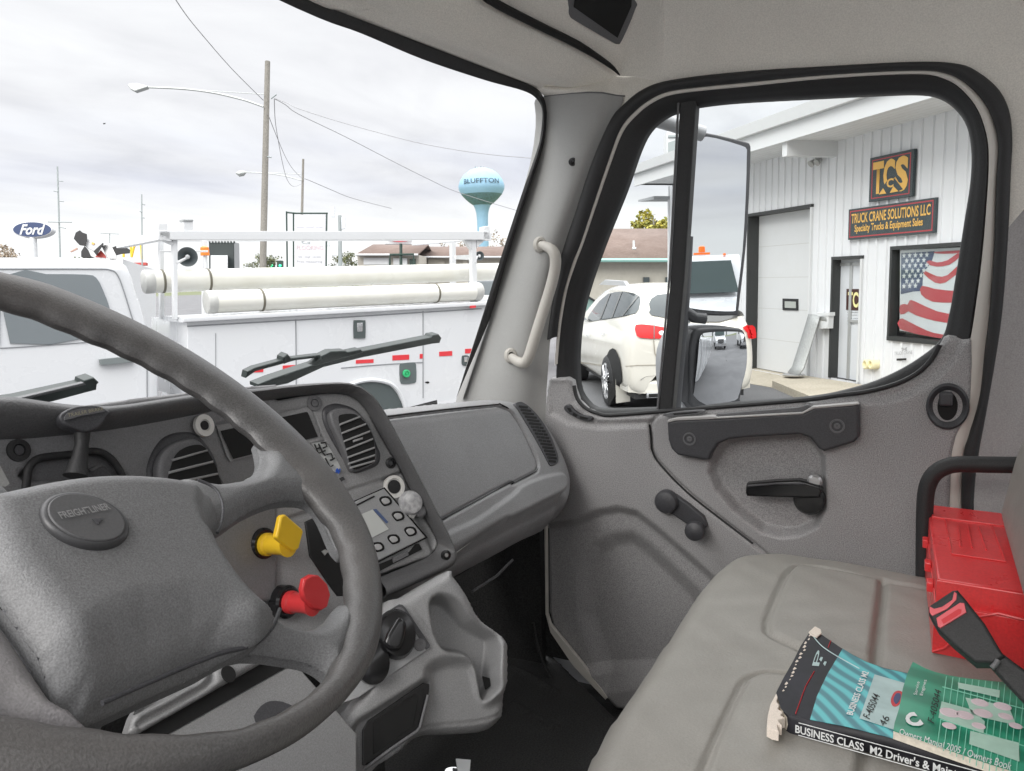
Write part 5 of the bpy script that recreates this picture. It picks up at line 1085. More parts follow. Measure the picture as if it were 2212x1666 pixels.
for k,(x,y) in enumerate(((1085,1530),(1110,1540),(1130,1545),(1160,1552))):
    p=gnd(*z('T',(x,y))[0]); prism('fallen_leaf',[p+Vector((math.cos(a)*.05,math.sin(a)*.07,.01+.01*(k%2))) for a in (0,1.2,2.3,3.6,5)],(0,0,.004),mat('leaf_brown',(.35,.19,.06),.8) if k==0 else MATS['leaf_brown'])
    tag(COL.objects[-1],('leftmost','second','third','rightmost')[k]+' of the brown fallen leaves lying below the concrete step','leaf','fallen leaves by the step')
# ---- cream suv
suv=thing('suv','pearl white suv parked nose away with red tail lights and chrome wheels','car',gnd(1330,875))
SUVM=mat('pearl_paint',(.64,.615,.555),.22,coat=.7,stain=.1,ss=1,stain_col=(.6,.56,.48)); DG=mat('dark_glass',(.045,.055,.06),.06); 
beta=R(-5); Hc=(math.sin(YAW+beta),math.cos(YAW+beta)); Hd=Vector((Hc[0],Hc[1],0)); Ld=Vector((-Hd.y,Hd.x,0))
wl_=gnd(1330,876); base=wl_-Hd*1.05-Ld*.80; Sv=lambda x,y,zz:base+Hd*x+Ld*y+Vector((0,0,zz))
st=[(-.03,.03,.76,.78,.79),(-.02,.62,.62,.80,.98),(0,.80,.34,1.0,1.06),(.05,.86,.30,1.08,1.16),(.18,.895,.28,1.10,1.34),(.42,.91,.28,1.11,1.60),(.75,.92,.28,1.11,1.69),(1.4,.93,.28,1.09,1.745),(2.2,.93,.28,1.06,1.755),(2.9,.93,.28,1.04,1.70),(3.4,.925,.28,1.02,1.50),(3.95,.92,.28,1.0,1.10),(4.5,.88,.28,.95,.98),(4.95,.78,.32,.8,.84),(5.1,.6,.4,.7,.7)]
rows=[]
for x,w,z0,zb,zr in st:
    hf=[(w*.80,z0),(w*.95,z0+.06),(w*.985,.50),(w,.68),(w*.985,.90),(w*.955,zb),(w*(.955-.13*min(1,max(0,(zr-zb)/.6))),zb+(zr-zb)*.5),(w*(.955-.27*min(1,max(0,(zr-zb)/.6))),zb+(zr-zb)*.86),(w*.55,zr-.015*(zr>zb+.2)),(w*.25,zr+.01),(0,zr+.015)]
    hf=[(y,min(zz,zr+.015) if i>2 else zz) for i,(y,zz) in enumerate(hf)]
    rows.append([Sv(x,-y,zz) for y,zz in hf]+[Sv(x,y,zz) for y,zz in hf[-2::-1]])
body=loft('body',rows,SUVM,suv,sub=2)
sb_=bvh_of(body)
DC=lambda n_,key,pts,m,par=suv,**k:decal(n_,z(key,*pts),sb_,m,par,**k)
swn=DC('side_window','S',((345,645),(400,560),(470,470),(560,395),(640,378),(720,375),(830,395),(885,425),(890,470),(870,560),(840,600),(700,630),(480,665),(360,680)),DG,off=.012,sm=1)
for p in (((575,400),(590,395),(490,655),(470,662)),((695,378),(708,378),(610,640),(595,642)),((860,420),(872,430),(720,625),(708,628))): DC('window_divider','S',p,mat('divider_grey',(.10,.10,.10),.3) if 'divider_grey' not in MATS else MATS['divider_grey'],swn,off=.018)
DC('rear_window','S',((990,560),(975,500),(1000,450),(1060,410),(1200,395),(1400,395),(1400,700),(1200,655),(1000,620),(975,590)),DG,off=.012,sm=1)
TL=mat('tail_light_red',(.50,.01,.012),.25,spec=.3)
tl=DC('tail_light','S',((828,770),(840,722),(900,716),(1020,728),(1120,745),(1250,760),(1250,865),(1120,860),(1000,862),(880,852),(850,835)),TL,off=.02,sm=1)
DC('lens_seam','S',((1022,722),(1032,722),(1030,862),(1020,862)),MATS['divider_grey'],tl,off=.026)
DC('clear_lens','S',((1075,800),(1095,785),(1240,792),(1240,825),(1100,828),(1078,815)),CHR,tl,off=.026)
DC('tail_light','S',((1940,750),(1990,722),(2050,718),(2075,740),(2088,800),(2088,850),(2040,860),(1995,855),(1985,800)),TL,off=.02)
DC('spoiler_trim','S',((1330,600),(1700,620),(1900,560),(1940,580),(1965,620),(1700,690),(1560,690),(1330,680)),MATS['divider_grey'],off=.02)
DC('bumper_line','S',((740,1140),(850,1130),(1100,1125),(1100,1133),(850,1138),(740,1148)),mat('seam_brown',(.30,.27,.22),.5),off=.01)
DC('side_crease','S',((265,1100),(400,1118),(540,1140),(540,1148),(400,1127),(265,1110)),MATS['seam_brown'],off=.01)
for x,y in ((345,812),(505,800)): DC('door_handle','S',((x-12,y),(x+15,y+12),(x+32,y),(x+30,y+14),(x+5,y+22),(x-12,y+12)),CHR,off=.025)
DC('hatch_seam','S',((1018,870),(1027,870),(1040,1000),(1085,1125),(1075,1125),(1030,1005)),MATS['seam_brown'],off=.01)
DC('mirror','S',((300,655),(350,650),(380,672),(330,680)),DG,off=.06,thick=.1)
DC('wheel_arch','S',((540,1240),(535,1120),(548,1030),(575,975),(610,955),(640,975),(680,1060),(700,1180),(705,1300),(560,1560)),mat('arch_black',(.012,.012,.012),.8),off=.012)
for nm,x,y in (('wheel',1.05,.91),('wheel',4.05,.88),('wheel',1.05,-.91),('wheel',4.05,-.88)):
    sg=1 if y>0 else -1; w=lathe(nm,Sv(x,y-.2*sg,.37),Ld*sg,[(.0,0),(.36,0),(.37,.02),(.37,.21),(.34,.235),(.27,.24),(.26,.21),(0,.20)],BLK,suv,seg=32)
    rm=lathe('rim',Sv(x,y-.2*sg,.37),Ld*sg,[(.265,.20),(.27,.236),(.255,.236),(.24,.21),(.06,.215),(.05,.24),(0,.24)],mat('rim_grey',(.38,.38,.39),.3,metal=.6) if 'rim_grey' not in MATS else MATS['rim_grey'],w,seg=32)
    bm=bmesh.new()
    for k in range(7):
        a=2*math.pi*k/7; M_=Matrix((Hd*math.cos(a)+Vector((0,0,math.sin(a))),(-Hd*math.sin(a)+Vector((0,0,math.cos(a)))),Ld*sg)).transposed(); c_=Sv(x,y+.035*sg,.37)
        for s_ in (-.022,.022): box_bm(bm,c_+M_@Vector((.15,s_,0)),(.21,.018,.03),M_,.004)
    fin('spokes',bm,CHR,w)
bx=Sv(1.52,.88,.40); prism('mud_flap',[Sv(.62,.90,.50),Sv(.62,.70,.50),Sv(.60,.70,.13),Sv(.60,.90,.11)],Hd*-.03,SUVM,suv,bev=.01)
prism('rear_bumper',[Sv(.45,.87,.50),Sv(.10,.84,.50),Sv(-.02,.55,.48),Sv(-.05,0,.48),Sv(-.02,-.55,.48),Sv(.10,-.84,.50),Sv(.45,-.87,.50)],(0,0,-.17),SUVM,suv,bev=.04,seg=3)
for y in (.52,-.52): 
    prism('exhaust',[Sv(-.055,y+.11*k,.335-.0*j) + Vector((0,0,-.075*j)) for k,j in ((-1,0),(1,0),(1,1),(-1,1))],Hd*.15,CHR,suv,bev=.02); prism('exhaust_hole',[Sv(-.058,y+.09*k,.325)+Vector((0,0,-.055*j)) for k,j in ((-1,0),(1,0),(1,1),(-1,1))],Hd*.1,DEEP,suv,bev=.015)
prism('underbody',[Sv(.1,.75,.33),Sv(4.9,.75,.33),Sv(4.9,-.75,.33),Sv(.1,-.75,.33)],(0,0,-.1),BLK,suv)
prism('roof_rail',[Sv(.9,.66,1.73),Sv(1.1,.66,1.80),Sv(2.4,.66,1.82),Sv(2.9,.66,1.74)],Ld*-.05,mat('rail_silver',(.6,.6,.62),.3,metal=.6),suv,bev=.006)
lathe('wiper_washer',Sv(-.02,0,1.0),-Hd,[(.09,-.02),(.08,.02),(0,.04)],SUVM,suv)
# car nose beyond the suv
cn=thing('sedan','green tinted windshield of a car parked beyond the cream suv','car',at(1262,690,19)-Vector((0,0,.6)))
prism('cabin',[at(1235,725,19),at(1250,655,19),at(1268,640,19),at(1291,655,19),at(1300,725,19)],cF*1.5,mat('green_glass',(.20,.30,.28),.1),cn,bev=.05)
prism('body',[at(1215,760,19),at(1225,705,19),at(1310,705,19),at(1320,830,19),at(1215,830,19)],cF*4,WHT,cn,bev=.1); tube('roof_edge',[at(1250,655,18.95),at(1268,640,18.95),at(1293,655,18.95)],.03,BLK,cn)
# ---- service truck parked across the front
Dt=ray(3226,551); Dt.z=0; Dt.normalize(); Nt=Vector((-Dt.y,Dt.x,0)); PT_=Pl(at(390,690,6.75),Nt); Nt=PT_.n
tk=thing('service_truck','white crew cab service truck with utility body and ladder rack parked across the front','truck',gnd(600,1300))
hpv=lambda name,uv,m,par,off=0,t=.02,bev=0,sm=0,seg=2:slab(name,uv,PT_,t,m,par,off=off,bev=bev,sm=sm,seg=seg)
cabp=[(-420,572),(-300,562),(0,556),(150,556),(230,559),(262,564),(278,574),(288,596),(300,632),(318,690),(338,760),(347,810),(347,1150),(-420,1300)]
tc_=hpv('cab',cabp,WHT,tk,off=0,t=1.75,bev=.09,seg=5)
GW=mat('tinted_window',(.17,.19,.20),.12)
hpv('cab_window',smooth([(22,592),(100,592),(185,593),(208,600),(222,625),(238,668),(240,705),(232,722),(200,728),(22,742)],2),GW,tk,off=.012,t=.02,bev=.004)
hpv('cab_window',[(-300,610),(-200,597),(2,593),(0,746),(-300,780)],GW,tk,off=.012,t=.02,bev=.004)
SE=mat('panel_seam',(.24,.25,.26),.6)
def seam(par,pts,r=.005,off=.004,sm=3,m=None): tube('panel_line',[PT_(*p,off) for p in pts],r,m or SE,par,seg=6,sm=sm)
seam(tk,[(-100,582),(0,581),(200,581),(238,583),(254,594),(268,630),(285,685),(292,705)]); seam(tk,[(317,705),(318,800),(318,900)]); seam(tk,[(0,752),(100,746),(240,735)],.004)
dh=hpv('door_handle',smooth([(217,779),(222,776),(285,770),(291,771),(293,780),(285,783),(224,789),(218,787)],2),mat('handle_grey',(.16,.18,.18),.5),tk,off=.045,t=.05,bev=.008)
# utility body: near and far compartment boxes with the load bed between
UB=hpv('utility_body',[(404,690),(1140,655),(1140,850),(1110,880),(404,1050)],WHT,tk,off=.05,t=.50,bev=.012)
hpv('top_rail',[(396,686),(1036,652),(1140,647),(1140,655),(1036,661),(396,697)],WHT,tk,off=.10,t=.60,bev=.010)
seam(UB,[(404,705),(700,688),(1040,667)],.006,.052,1); seam(UB,[(639,690),(640,800),(640,860)],.006,.052); seam(UB,[(914,672),(914,760),(914,860)],.006,.052)
seam(UB,[(737,795),(820,788),(906,783),(914,784)],.006,.052); seam(UB,[(466,862),(466,720)],.003,.052,2)
hpv('far_compartment',[(380,690),(1140,655),(1140,850),(380,1050)],WHT,tk,off=-1.35,t=.5,bev=.012)
hpv('bed_floor',[(404,790),(1140,735),(1140,745),(404,800)],STE,tk,off=-.4,t=1.0)
hpv('bulkhead',[(393,690),(404,690),(404,860),(393,860)],WHT,tk,off=-.4,t=1.0)
prism('chassis',[PT_(404,1000,-.3),PT_(1120,860,-.3),PT_(1120,900,-.3),PT_(-300,1300,-.3),PT_(-300,1200,-.3)],-Nt*1.2,BLK,tk)
RS=mat('reflector_red',(.62,.03,.04),.35)
for a,b,c,d in ((531,797,569,806),(611,789,641,799),(769,777,807,786),(848,767,884,779),(907,764,914,775),(949,759,977,770),(1005,753,1030,764)):
    s_=-.055*(c-a); hpv('reflective_strip',[(a,b+1),(c,b+1+s_),(c,d+s_),(a,d)],RS,UB,off=.054,t=.004)
def latch(x0,y0,x1,y1,horiz=False):
    l=hpv('latch',smooth([(x0,y0+4),(x0+3,y0),(x1-3,y0),(x1,y0+4),(x1,y1-4),(x1-3,y1),(x0+3,y1),(x0,y1-4)],2),mat('latch_dark',(.06,.075,.075),.4) if 'latch_dark' not in MATS else MATS['latch_dark'],UB,off=.065,t=.02,bev=.004)
    w,h=x1-x0,y1-y0; hpv('paddle',[(x0+w*.25,y0+h*.15),(x0+w*.75,y0+h*.13),(x0+w*.72,y0+h*.62),(x0+w*.28,y0+h*.64)],CHR if not horiz else WHM,l,off=.069,t=.01,bev=.003)
latch(765,692,790,731); latch(586,806,620,826,True); latch(999,768,1014,790)
fd=hpv('fuel_door',smooth([(864,790),(870,785),(893,783),(899,788),(900,820),(895,828),(872,830),(865,824)],2),mat('fuel_grey',(.09,.11,.11),.5),UB,off=.060,t=.02,bev=.004)
cpt=PT_(877,807,.066); lathe('fuel_cap',cpt,Nt,[(.042,0),(.040,.02),(.028,.022),(.026,.012),(.012,.012),(.01,.022),(0,.022)],mat('cap_green',(.03,.42,.16),.4),fd,seg=20)
hpv('marker_lamp',[(1016,661),(1028,660),(1028,665),(1016,666)],RS,UB,off=.105,t=.01)
hpv('lower_vent',smooth([(918,826),(924,824),(928,826),(924,829)],2),BLG,UB,off=.054,t=.004)
tube('wheel_arch_lip',[PT_(*p,.06) for p in [(735,880),(745,845),(765,828),(800,821),(835,826),(855,838),(868,860),(878,890)]],.022,WHT,UB,seg=8,sm=3)
hpv('wheel_arch',smooth([(742,885),(750,846),(768,831),(800,825),(833,829),(851,842),(863,862),(872,900),(800,960)],2),mat('arch_grey',(.06,.075,.075),.7),UB,off=.053,t=.003)
# wheels
for u,v in ((800,0),(-160,0)):
    p=PT_(u,900,.02); p=Vector((p.x,p.y,GZ+.4)); w=lathe('wheel',p-Nt*.26,Nt,[(0,0),(.38,0),(.40,.03),(.40,.22),(.37,.25),(.25,.25),(.23,.18),(0,.18)],BLK,tk,seg=28); lathe('hubcap',p-Nt*.26,Nt,[(.24,.19),(.22,.22),(.1,.2),(.08,.25),(0,.25)],STE,w)
    p2=p-Nt*1.75; w=lathe('wheel',p2,Nt,[(0,0),(.38,0),(.40,.03),(.40,.22),(.37,.25),(.25,.25),(0,.2)],BLK,tk,seg=28)
# ladder rack
rk_=lambda n_,uv,off,t=.05,m=WHM:hpv(n_,uv,m,tk,off=off,t=t,bev=.004)
rk_('rack_beam',[(342,499),(1045,500),(1062,504),(1061,520),(1040,518),(342,518)],.0,.08)
rk_('rack_beam',[(350,506),(1000,506),(1000,520),(350,521)],-1.5,.08)
a=PT_(345,500,0); b=PT_(345,518,0); prism('cross_beam',[a,a-Nt*1.5,b-Nt*1.5,b],Dt*.08,WHM,tk,bev=.004); a=PT_(1045,500,0); b=PT_(1045,516,0); prism('cross_beam',[a,a-Nt*1.5,b-Nt*1.5,b],Dt*.08,WHM,tk,bev=.004)
for uv,o in (([(374,518),(384,518),(384,690),(376,690)],-.03),([(1019,518),(1029,518),(1032,652),(1022,652)],-.03),([(345,521),(354,521),(356,690),(347,690)],-.5),([(438,520),(448,520),(449,690),(440,690)],-1.45),([(976,520),(985,520),(986,650),(978,650)],-1.45)): rk_('rack_post',uv,o,.06)
rk_('gusset',[(352,521),(374,521),(374,530)],-.03); rk_('gusset',[(1003,519),(1019,519),(1019,540)],-.03); rk_('gusset',[(1030,519),(1048,519),(1030,536)],-.03)
for uv in ([(342,484),(362,482),(362,500),(342,500)],[(397,477),(417,477),(417,500),(397,500)],[(1046,490),(1058,488),(1059,503),(1046,502)]): rk_('rack_stop',uv,-.01,.09)
rk_('stop_cap',[(396,474),(418,474),(418,478),(396,478)],0.0,.11,mat('cap_grey',(.3,.31,.31),.5))
rk_('side_rail',[(345,541),(450,541),(450,545),(345,545)],-.4,.03)
hpv('strut',[(985,552),(1022,550),(1022,562),(985,560)],WHM,tk,off=-.5,t=.03)
# pipes, lamps
PVC=mat('pvc_cream',(.67,.665,.615),.35,stain=.3,ss=3,stain_col=(.50,.47,.38)); PVG=mat('pvc_cap',(.46,.46,.44),.5,stain=.3,ss=8)
def pipe(label,p0,p1,r,off,bands,base):
    t=thing('conduit_pipe',label,'pipe',PT_(*p0,off),'conduit pipes carried on the truck rack'); a=PT_(*p0,off); b=PT_(*p1,off); ax=(b-a).normalized(); Lg=(b-a).length
    lathe('pipe',a,ax,[(r,.04),(r,.35),(r*.995,.35),(r*.995,Lg)],PVC,t,seg=32); lathe('end_cap',a,ax,[(0,-.012),(r*.7,-.012),(r*.97,-.004),(r*1.03,.01),(r*1.03,.07),(r,.075)],PVG,t,seg=32)
    lathe('end_cap',b,-ax,[(0,-.01),(r*.97,0),(r*1.03,.01),(r*1.03,.09),(r,.095)],PVG,t,seg=32)
    for s_ in bands: lathe('strap',a,ax,[(r*1.005,Lg*s_),(r*1.04,Lg*s_+.001),(r*1.04,Lg*s_+.02),(r*1.005,Lg*s_+.021)],mat('strap_brown',(.13,.12,.09),.6) if 'strap_brown' not in MATS else MATS['strap_brown'],t,seg=32)
    return t
pipe('longer white conduit pipe, the upper of two lying on the truck rack',(311,609),(1180,584),.100,-.30,(.03,.115,.93),0)
pipe('shorter white conduit pipe, the lower of two lying on the truck body',(446,653),(1035,630),.100,-.02,(.16,.80),0)
for u,v,r_,o_,nm in ((405,555,.085,-.25,'black horn speaker on the left post of the ladder rack'),(1036,553,.055,-.6,'small round work lamp at the right end of the ladder rack')):
    h=thing('horn_speaker',nm,'speaker' if u<500 else 'work lamp',PT_(u,v,o_)) ; h.name='horn_speaker' if u<500 else 'work_lamp'; ORG[h.name]=PT_(u,v,o_)
    c_=PT_(u,v,o_); n_=(Nt*.93-Dt*.35).normalized(); lathe('horn',c_,n_,[(.02,-.12),(.05,-.05),(r_*1.02,0),(r_,.006),(r_*.8,-.01),(r_*.35,-.05),(0,-.06)],mat('horn_dark',(.08,.095,.10),.4) if 'horn_dark' not in MATS else MATS['horn_dark'],h,seg=28)
    lathe('horn_center',c_-n_*.05,n_,[(0,-.02),(.012,0),(.02,.04),(.008,.05),(0,.05)],WHM,h); tube('bracket',[c_-n_*.1,PT_(380 if u<500 else 1025,v+14,-.03)],.012,WHM,h)
al=thing('amber_lamp','small amber lamp on a white post behind the ladder rack','lamp',PT_(443,543,-1.3)); p=PT_(443,552,-1.3); lathe('lens',p,(0,0,1),[(.045,0),(.042,.08),(.02,.095),(0,.095)],mat('amber',(.75,.20,.03),.3),al); tube('post',[p-Vector((0,0,.5)),p],.02,WHM,al)
# black body of a further truck
bt=thing('dark_truck_body','black ribbed body of a truck standing behind the ladder rack','truck body',at(480,560,14)); 
prism('panel',[at(451,524,14),at(506,524,14),at(507,600,14),at(452,600,14)],at(480,560,1).normalized()*1.5,mat('dark_green',(.02,.028,.028),.6),bt,bev=.02); prism('side',[at(506,523,14),at(517,526,14.6),at(518,600,14.6),at(506,600,14)],at(512,560,1).normalized()*1.0,MATS['grey_trim'],bt)
for k in range(9): box('rib',at(453+k*6.6,523,14),(.02,.02,.05),MATS['dark_green'],bt)
prism('white_box',[at(455,552,13.5),at(492,552,13.5),at(492,610,13.5),at(455,610,13.5)],at(480,560,1).normalized()*.6,WHM,bt,bev=.01)
p2=thing('parked_pickup','dark windowed white pickup parked behind the right end of the service truck','pickup',at(1060,640,16)); prism('cab',[at(1000,640,16),at(1012,606,16),(at(1100,604,16)),at(1120,640,16)],cF*1.7,GW,p2,bev=.05); prism('body',[at(960,645,16),at(1000,636,16),at(1180,632,16),at(1180,720,16),at(960,720,16)],cF*1.9,WHT,p2,bev=.05)
# ---- distance: poles, signs, tower, trees, houses
WOOD=mat('weathered_wood',(.24,.225,.20),.85,grain=.2,gs=20,stain=.4,ss=1); POST=mat('pole_grey',(.30,.33,.33),.6); LMP=mat('lamp_silver',(.46,.48,.47),.4,metal=.4)
def pole(name,label,cat,u0,v0,u1,v1,d,w,m,group=None):
    a=at(u0,v0,d); b=at(u1,v1,d); k=(GZ-a.z)/(b.z-a.z); g_=a+(b-a)*k
    t=thing(name,label,cat,g_,group); r=w/2*d/F0; tube('pole',[g_,a+(g_-a)*.5,a],[r*1.15,r*1.05,r*.85],m,t,seg=10); return t
up=pole('utility_pole','tall bare wooden pole with a street lamp arm reaching left','utility pole',578,133,568,572,35,13,WOOD)
tube('lamp_arm',[at(*p,34.8) for p in z('K',(1705,692),(1640,668),(1560,643),(1400,605),(1250,583),(1110,572),(960,566))],.045,LMP,up,seg=8,sm=3)
tube('brace',[at(*p,34.8) for p in z('K',(1710,611),(1400,592),(1110,571))],.018,LMP,up,seg=6)
hd=[at(*p,34.8) for p in z('K',(960,562),(930,552),(890,543),(845,545),(833,556),(850,582),(880,598),(920,585),(958,572))]; prism('lamp_head',[p-cF*.12 for p in hd],cF*.24,LMP,up,bev=.05)
tube('insulator',[at(*p,34.8) for p in z('K',(1755,640),(1790,612))],.03,POST,up)
tube('step_bolt',[at(*p,34.8) for p in z('K',(1730,1015),(1758,1020))],.03,POST,up)
up2=pole('utility_pole','thinner wooden pole with a small lamp arm, right of the tall one','utility pole',655,344,650,560,70,5.5,WOOD)
tube('lamp_arm',[at(*p,69.8) for p in z('K',(1953,1170),(1830,1137),(1700,1121),(1590,1117))],.05,LMP,up2,seg=6,sm=3); tube('lamp_head',[at(*p,69.8) for p in z('K',(1592,1117),(1575,1122),(1550,1126),(1530,1122))],[.08,.25,.26,.08],LMP,up2,seg=8)
tube('brace',[at(*p,69.8) for p in z('K',(1950,1128),(1700,1118))],.03,LMP,up2,seg=6)
up3=pole('utility_pole','thin dark pole with short crossarms left of the crane head','utility pole',124,360,130,555,75,3.6,POST)
for a,b in (((383,1172),(408,1176)),((348,1238),(374,1242)),((385,1303),(412,1306)),((310,1438),(465,1440)),((385,1470),(425,1480))): tube('crossarm',[at(*p,74.9) for p in z('K',a,b)],.05,POST,up3,seg=6)
up4=pole('utility_pole','faint slender pole between the crane head and the ladder rack','utility pole',306,420,307,560,85,3,POST)
for a,b in (((922,1322),(938,1328)),((905,1370),(920,1372)),((922,1410),(935,1413))): tube('crossarm',[at(*p,84.9) for p in z('K',a,b)],.06,POST,up4,seg=6)
up5=pole('utility_pole','very faint distant pole with a wide crossarm behind the crane head','utility pole',237,505,237,560,120,2,POST); tube('crossarm',[at(*p,119.9) for p in z('K',(650,1510),(770,1516))],.06,POST,up5,seg=6)
WIRE=mat('wire_grey',(.30,.30,.31),.6)
def wire(label,pts,d0,d1,r,grp='overhead wires'):
    n_=len(pts)-1; P=[at(*p,d0+(d1-d0)*i/n_) for i,p in enumerate(pts)]; o=tube('overhead_wire',P,r,WIRE,None,seg=6,sm=4); tag(o,label,'wire',grp)
wire('overhead wire running from the top edge down to the tall pole',z('K',(1100,-60),(1200,90),(1300,215),(1500,445),(1705,650)),20,34.8,.016)
wire('upper overhead wire sagging right from the tall pole',z('K',(1778,637),(1860,668))+z('J',(0,705),(250,785),(500,855),(750,920),(1000,968),(1250,1003),(1510,1025),(1900,1060)),34.8,30,.015)
wire('lower overhead wire falling right from the tall pole past the water tower',z('K',(1778,640),(1850,680))+z('J',(0,740),(300,885),(600,1040),(850,1165),(1030,1245),(1400,1360),(1800,1470)),34.8,60,.019)
wire('slack wire hanging between the two wooden poles, the lower loop',z('K',(1776,642),(1782,780),(1800,900),(1830,1060),(1860,1165),(1900,1208),(1950,1192)),34.8,69,.018)
wire('straighter slack wire between the two wooden poles',z('K',(1735,740),(1790,880),(1850,1020),(1900,1100),(1950,1150)),34.8,69,.018)
wire('faint wire leaving the thinner pole to the right',z('K',(1965,1160))+z('J',(60,1165),(200,1225),(350,1285),(600,1350)),69,100,.035)
# dealership oval
fs=pole('dealership_sign','blue oval dealership sign on a white post','sign',71,505,73,560,45,17,WHM)
cS=at(69,496,45); nS=(-cF+Vector((0,0,.0))).normalized(); PSg=Pl(cS,nS); q=quad([(24,477),(114,477),(114,515),(24,515)],PSg,.22)
el=[(69+43.5*math.cos(a),496+17.5*math.sin(a)) for a in np.linspace(0,2*math.pi,40,endpoint=False)]
slab('oval_rim',el,PSg,.4,WHM,fs,off=.18,bev=.03); slab('oval_face',[(69+(x-69)*.94,496+(y-496)*.90) for x,y in el],PSg,.1,mat('oval_blue',(.008,.03,.11),.35),fs,off=.20)
text('oval_letters','Ford',q,WHM,fs,(.20,.20,.82,.80),shear=.35,bold=.03)
# golden arches
ar=thing('restaurant_sign','yellow double arch restaurant sign far off beside the ladder rack','sign',at(280,575,90)); YA=mat('arch_yellow',(.75,.52,.04),.4)
for a in (((800,1666),(805,1600),(825,1562),(845,1590),(852,1666)),((852,1666),(868,1600),(885,1565),(905,1558),(915,1610),(920,1680))): tube('arch',[at(*p,90) for p in z('K',*a)],.13,YA,ar,seg=8,sm=4)
prism('sign_board',[at(268,568,90),at(315,567,90),at(315,573,90),at(268,573,90)],cF*.5,mat('board_red',(.45,.06,.05),.5),ar)
tube('mast',[at(290,573,90),at(290,600,90),Vector((at(290,573,90).x,at(290,573,90).y,GZ))],.2,POST,ar)
# knuckle boom crane
cr_=thing('crane_head','black and silver folded crane boom standing above the pickup roof','crane',at(240,560,16))
KP=lambda nm,key,pts,m,d=16,t=.35,bev=.01:prism(nm,[at(*p,d) for p in z(key,*pts)],at(240,540,1).normalized()*t,m,cr_,bev=bev)
KP('boom_tip','M',((545,345),(560,300),(590,283),(610,300),(640,310),(645,360),(630,400),(590,395),(570,375)),BLK)
KP('boom','M',((640,350),(690,350),(745,385),(765,375),(750,410),(700,440),(650,420),(628,395)),WHM,16.05); KP('decal','M',((680,370),(700,378),(695,392),(676,384)),SG,16.03,.02,0)
KP('cylinder','M',((600,440),(625,400),(650,430),(670,475),(700,490),(620,490),(600,480)),BLK); KP('rod','M',((515,440),(570,410),(578,425),(530,448)),mat('rod_rust',(.4,.25,.2),.5),16,.05)
KP('base','M',((705,480),(745,430),(780,470),(800,520),(720,500)),mat('crane_red',(.40,.06,.05),.5)); KP('winch','M',((750,400),(810,380),(850,440),(870,500),(820,515),(790,480)),STE)
KP('hose_reel','M',((830,410),(870,395),(920,400),(965,430),(960,455),(900,460),(860,470),(840,440)),BLK); KP('tie','M',((690,440),(760,375),(768,385),(715,470)),BLK,15.9,.1)
prism('pedestal',[at(205,556,16),at(265,560,16),at(265,720,16),at(205,720,16)],cF*1.5,WHM,cr_)
# roadside signs
GF=mat('frame_green',(.015,.04,.03),.5)
fsn=thing('flooring_sign','tall white store sign in a dark green frame behind the rack','sign',at(668,575,30)); dS=30
PSn=Pl(at(668,520,dS),-cF)
for a,b in (((619,457),(621,620)),((634,460),(634,620)),((706,460),(704,620)),((619,459),(640,461)),((632,461),(708,461))): tube('frame',[PSn(*a),PSn(*b)],.032,GF,fsn,seg=4)
slab('panel',[(637,464),(703,464),(701,600),(637,600)],PSn,.08,mat('sign_white',(.62,.62,.65),.5),fsn)
text('words','FLOORING',quad(z('N',(300,395),(497,395),(497,428),(300,428)),PSn,.02),mat('faded_red',(.58,.45,.46),.6),fsn); text('words','tile  vinyl  carpet',quad(z('N',(312,470),(480,470),(480,492),(312,492)),PSn,.02),MATS['cap_grey'],fsn); text('words','Free measuring',quad(z('N',(305,505),(490,505),(490,528),(305,528)),PSn,.02),MATS['cap_grey'],fsn)
text('words','G',quad(z('N',(335,355),(400,355),(400,385),(335,385)),PSn,.02),POST,fsn)
for x in (300,370,440): slab('pale_block',z('N',(x,205),(x+55,205),(x+55,262),(x,262)),PSn,.005,mat('block_grey',(.54,.54,.60),.6) if x==300 else MATS['block_grey'],fsn,off=.01)
mp_=pole('marquee_post','grey steel sign post with small panels right of the store sign','sign post',734,466,735,570,40,9,POST)
for a in (((555,110),(580,112),(580,185),(555,182)),((630,185),(660,190),(660,270),(632,275)),((470,365),(540,360),(545,400),(500,395)),((555,380),(590,375),(592,470),(560,470))): prism('panel',[at(*p,39.8) for p in z('N',*a)],cF*.1,mat('panel_pale',(.6,.62,.64),.5) if 'panel_pale' not in MATS else MATS['panel_pale'],mp_)
rs_=thing('shop_sign','white and red shop sign on a post in front of the brown roofs','sign',at(892,580,45)); prism('sign_board',[at(*p,45) for p in z('N',(950,345),(1197,348),(1195,385),(952,385))],cF*.2,WHM,rs_,bev=.01); tube('post',[at(*p,45) for p in z('N',(1072,385),(1072,465),(1072,620))],.09,GF,rs_,seg=6)
tube('red_curve',[at(*p,44.9) for p in z('N',(985,352),(1020,364),(1060,368),(1110,364),(1150,352))],.04,FR,rs_,seg=6)
tube('lower_frame',[at(*p,44.9) for p in z('N',(990,545),(992,465),(1165,462),(1168,545))],.07,GF,rs_,seg=6)
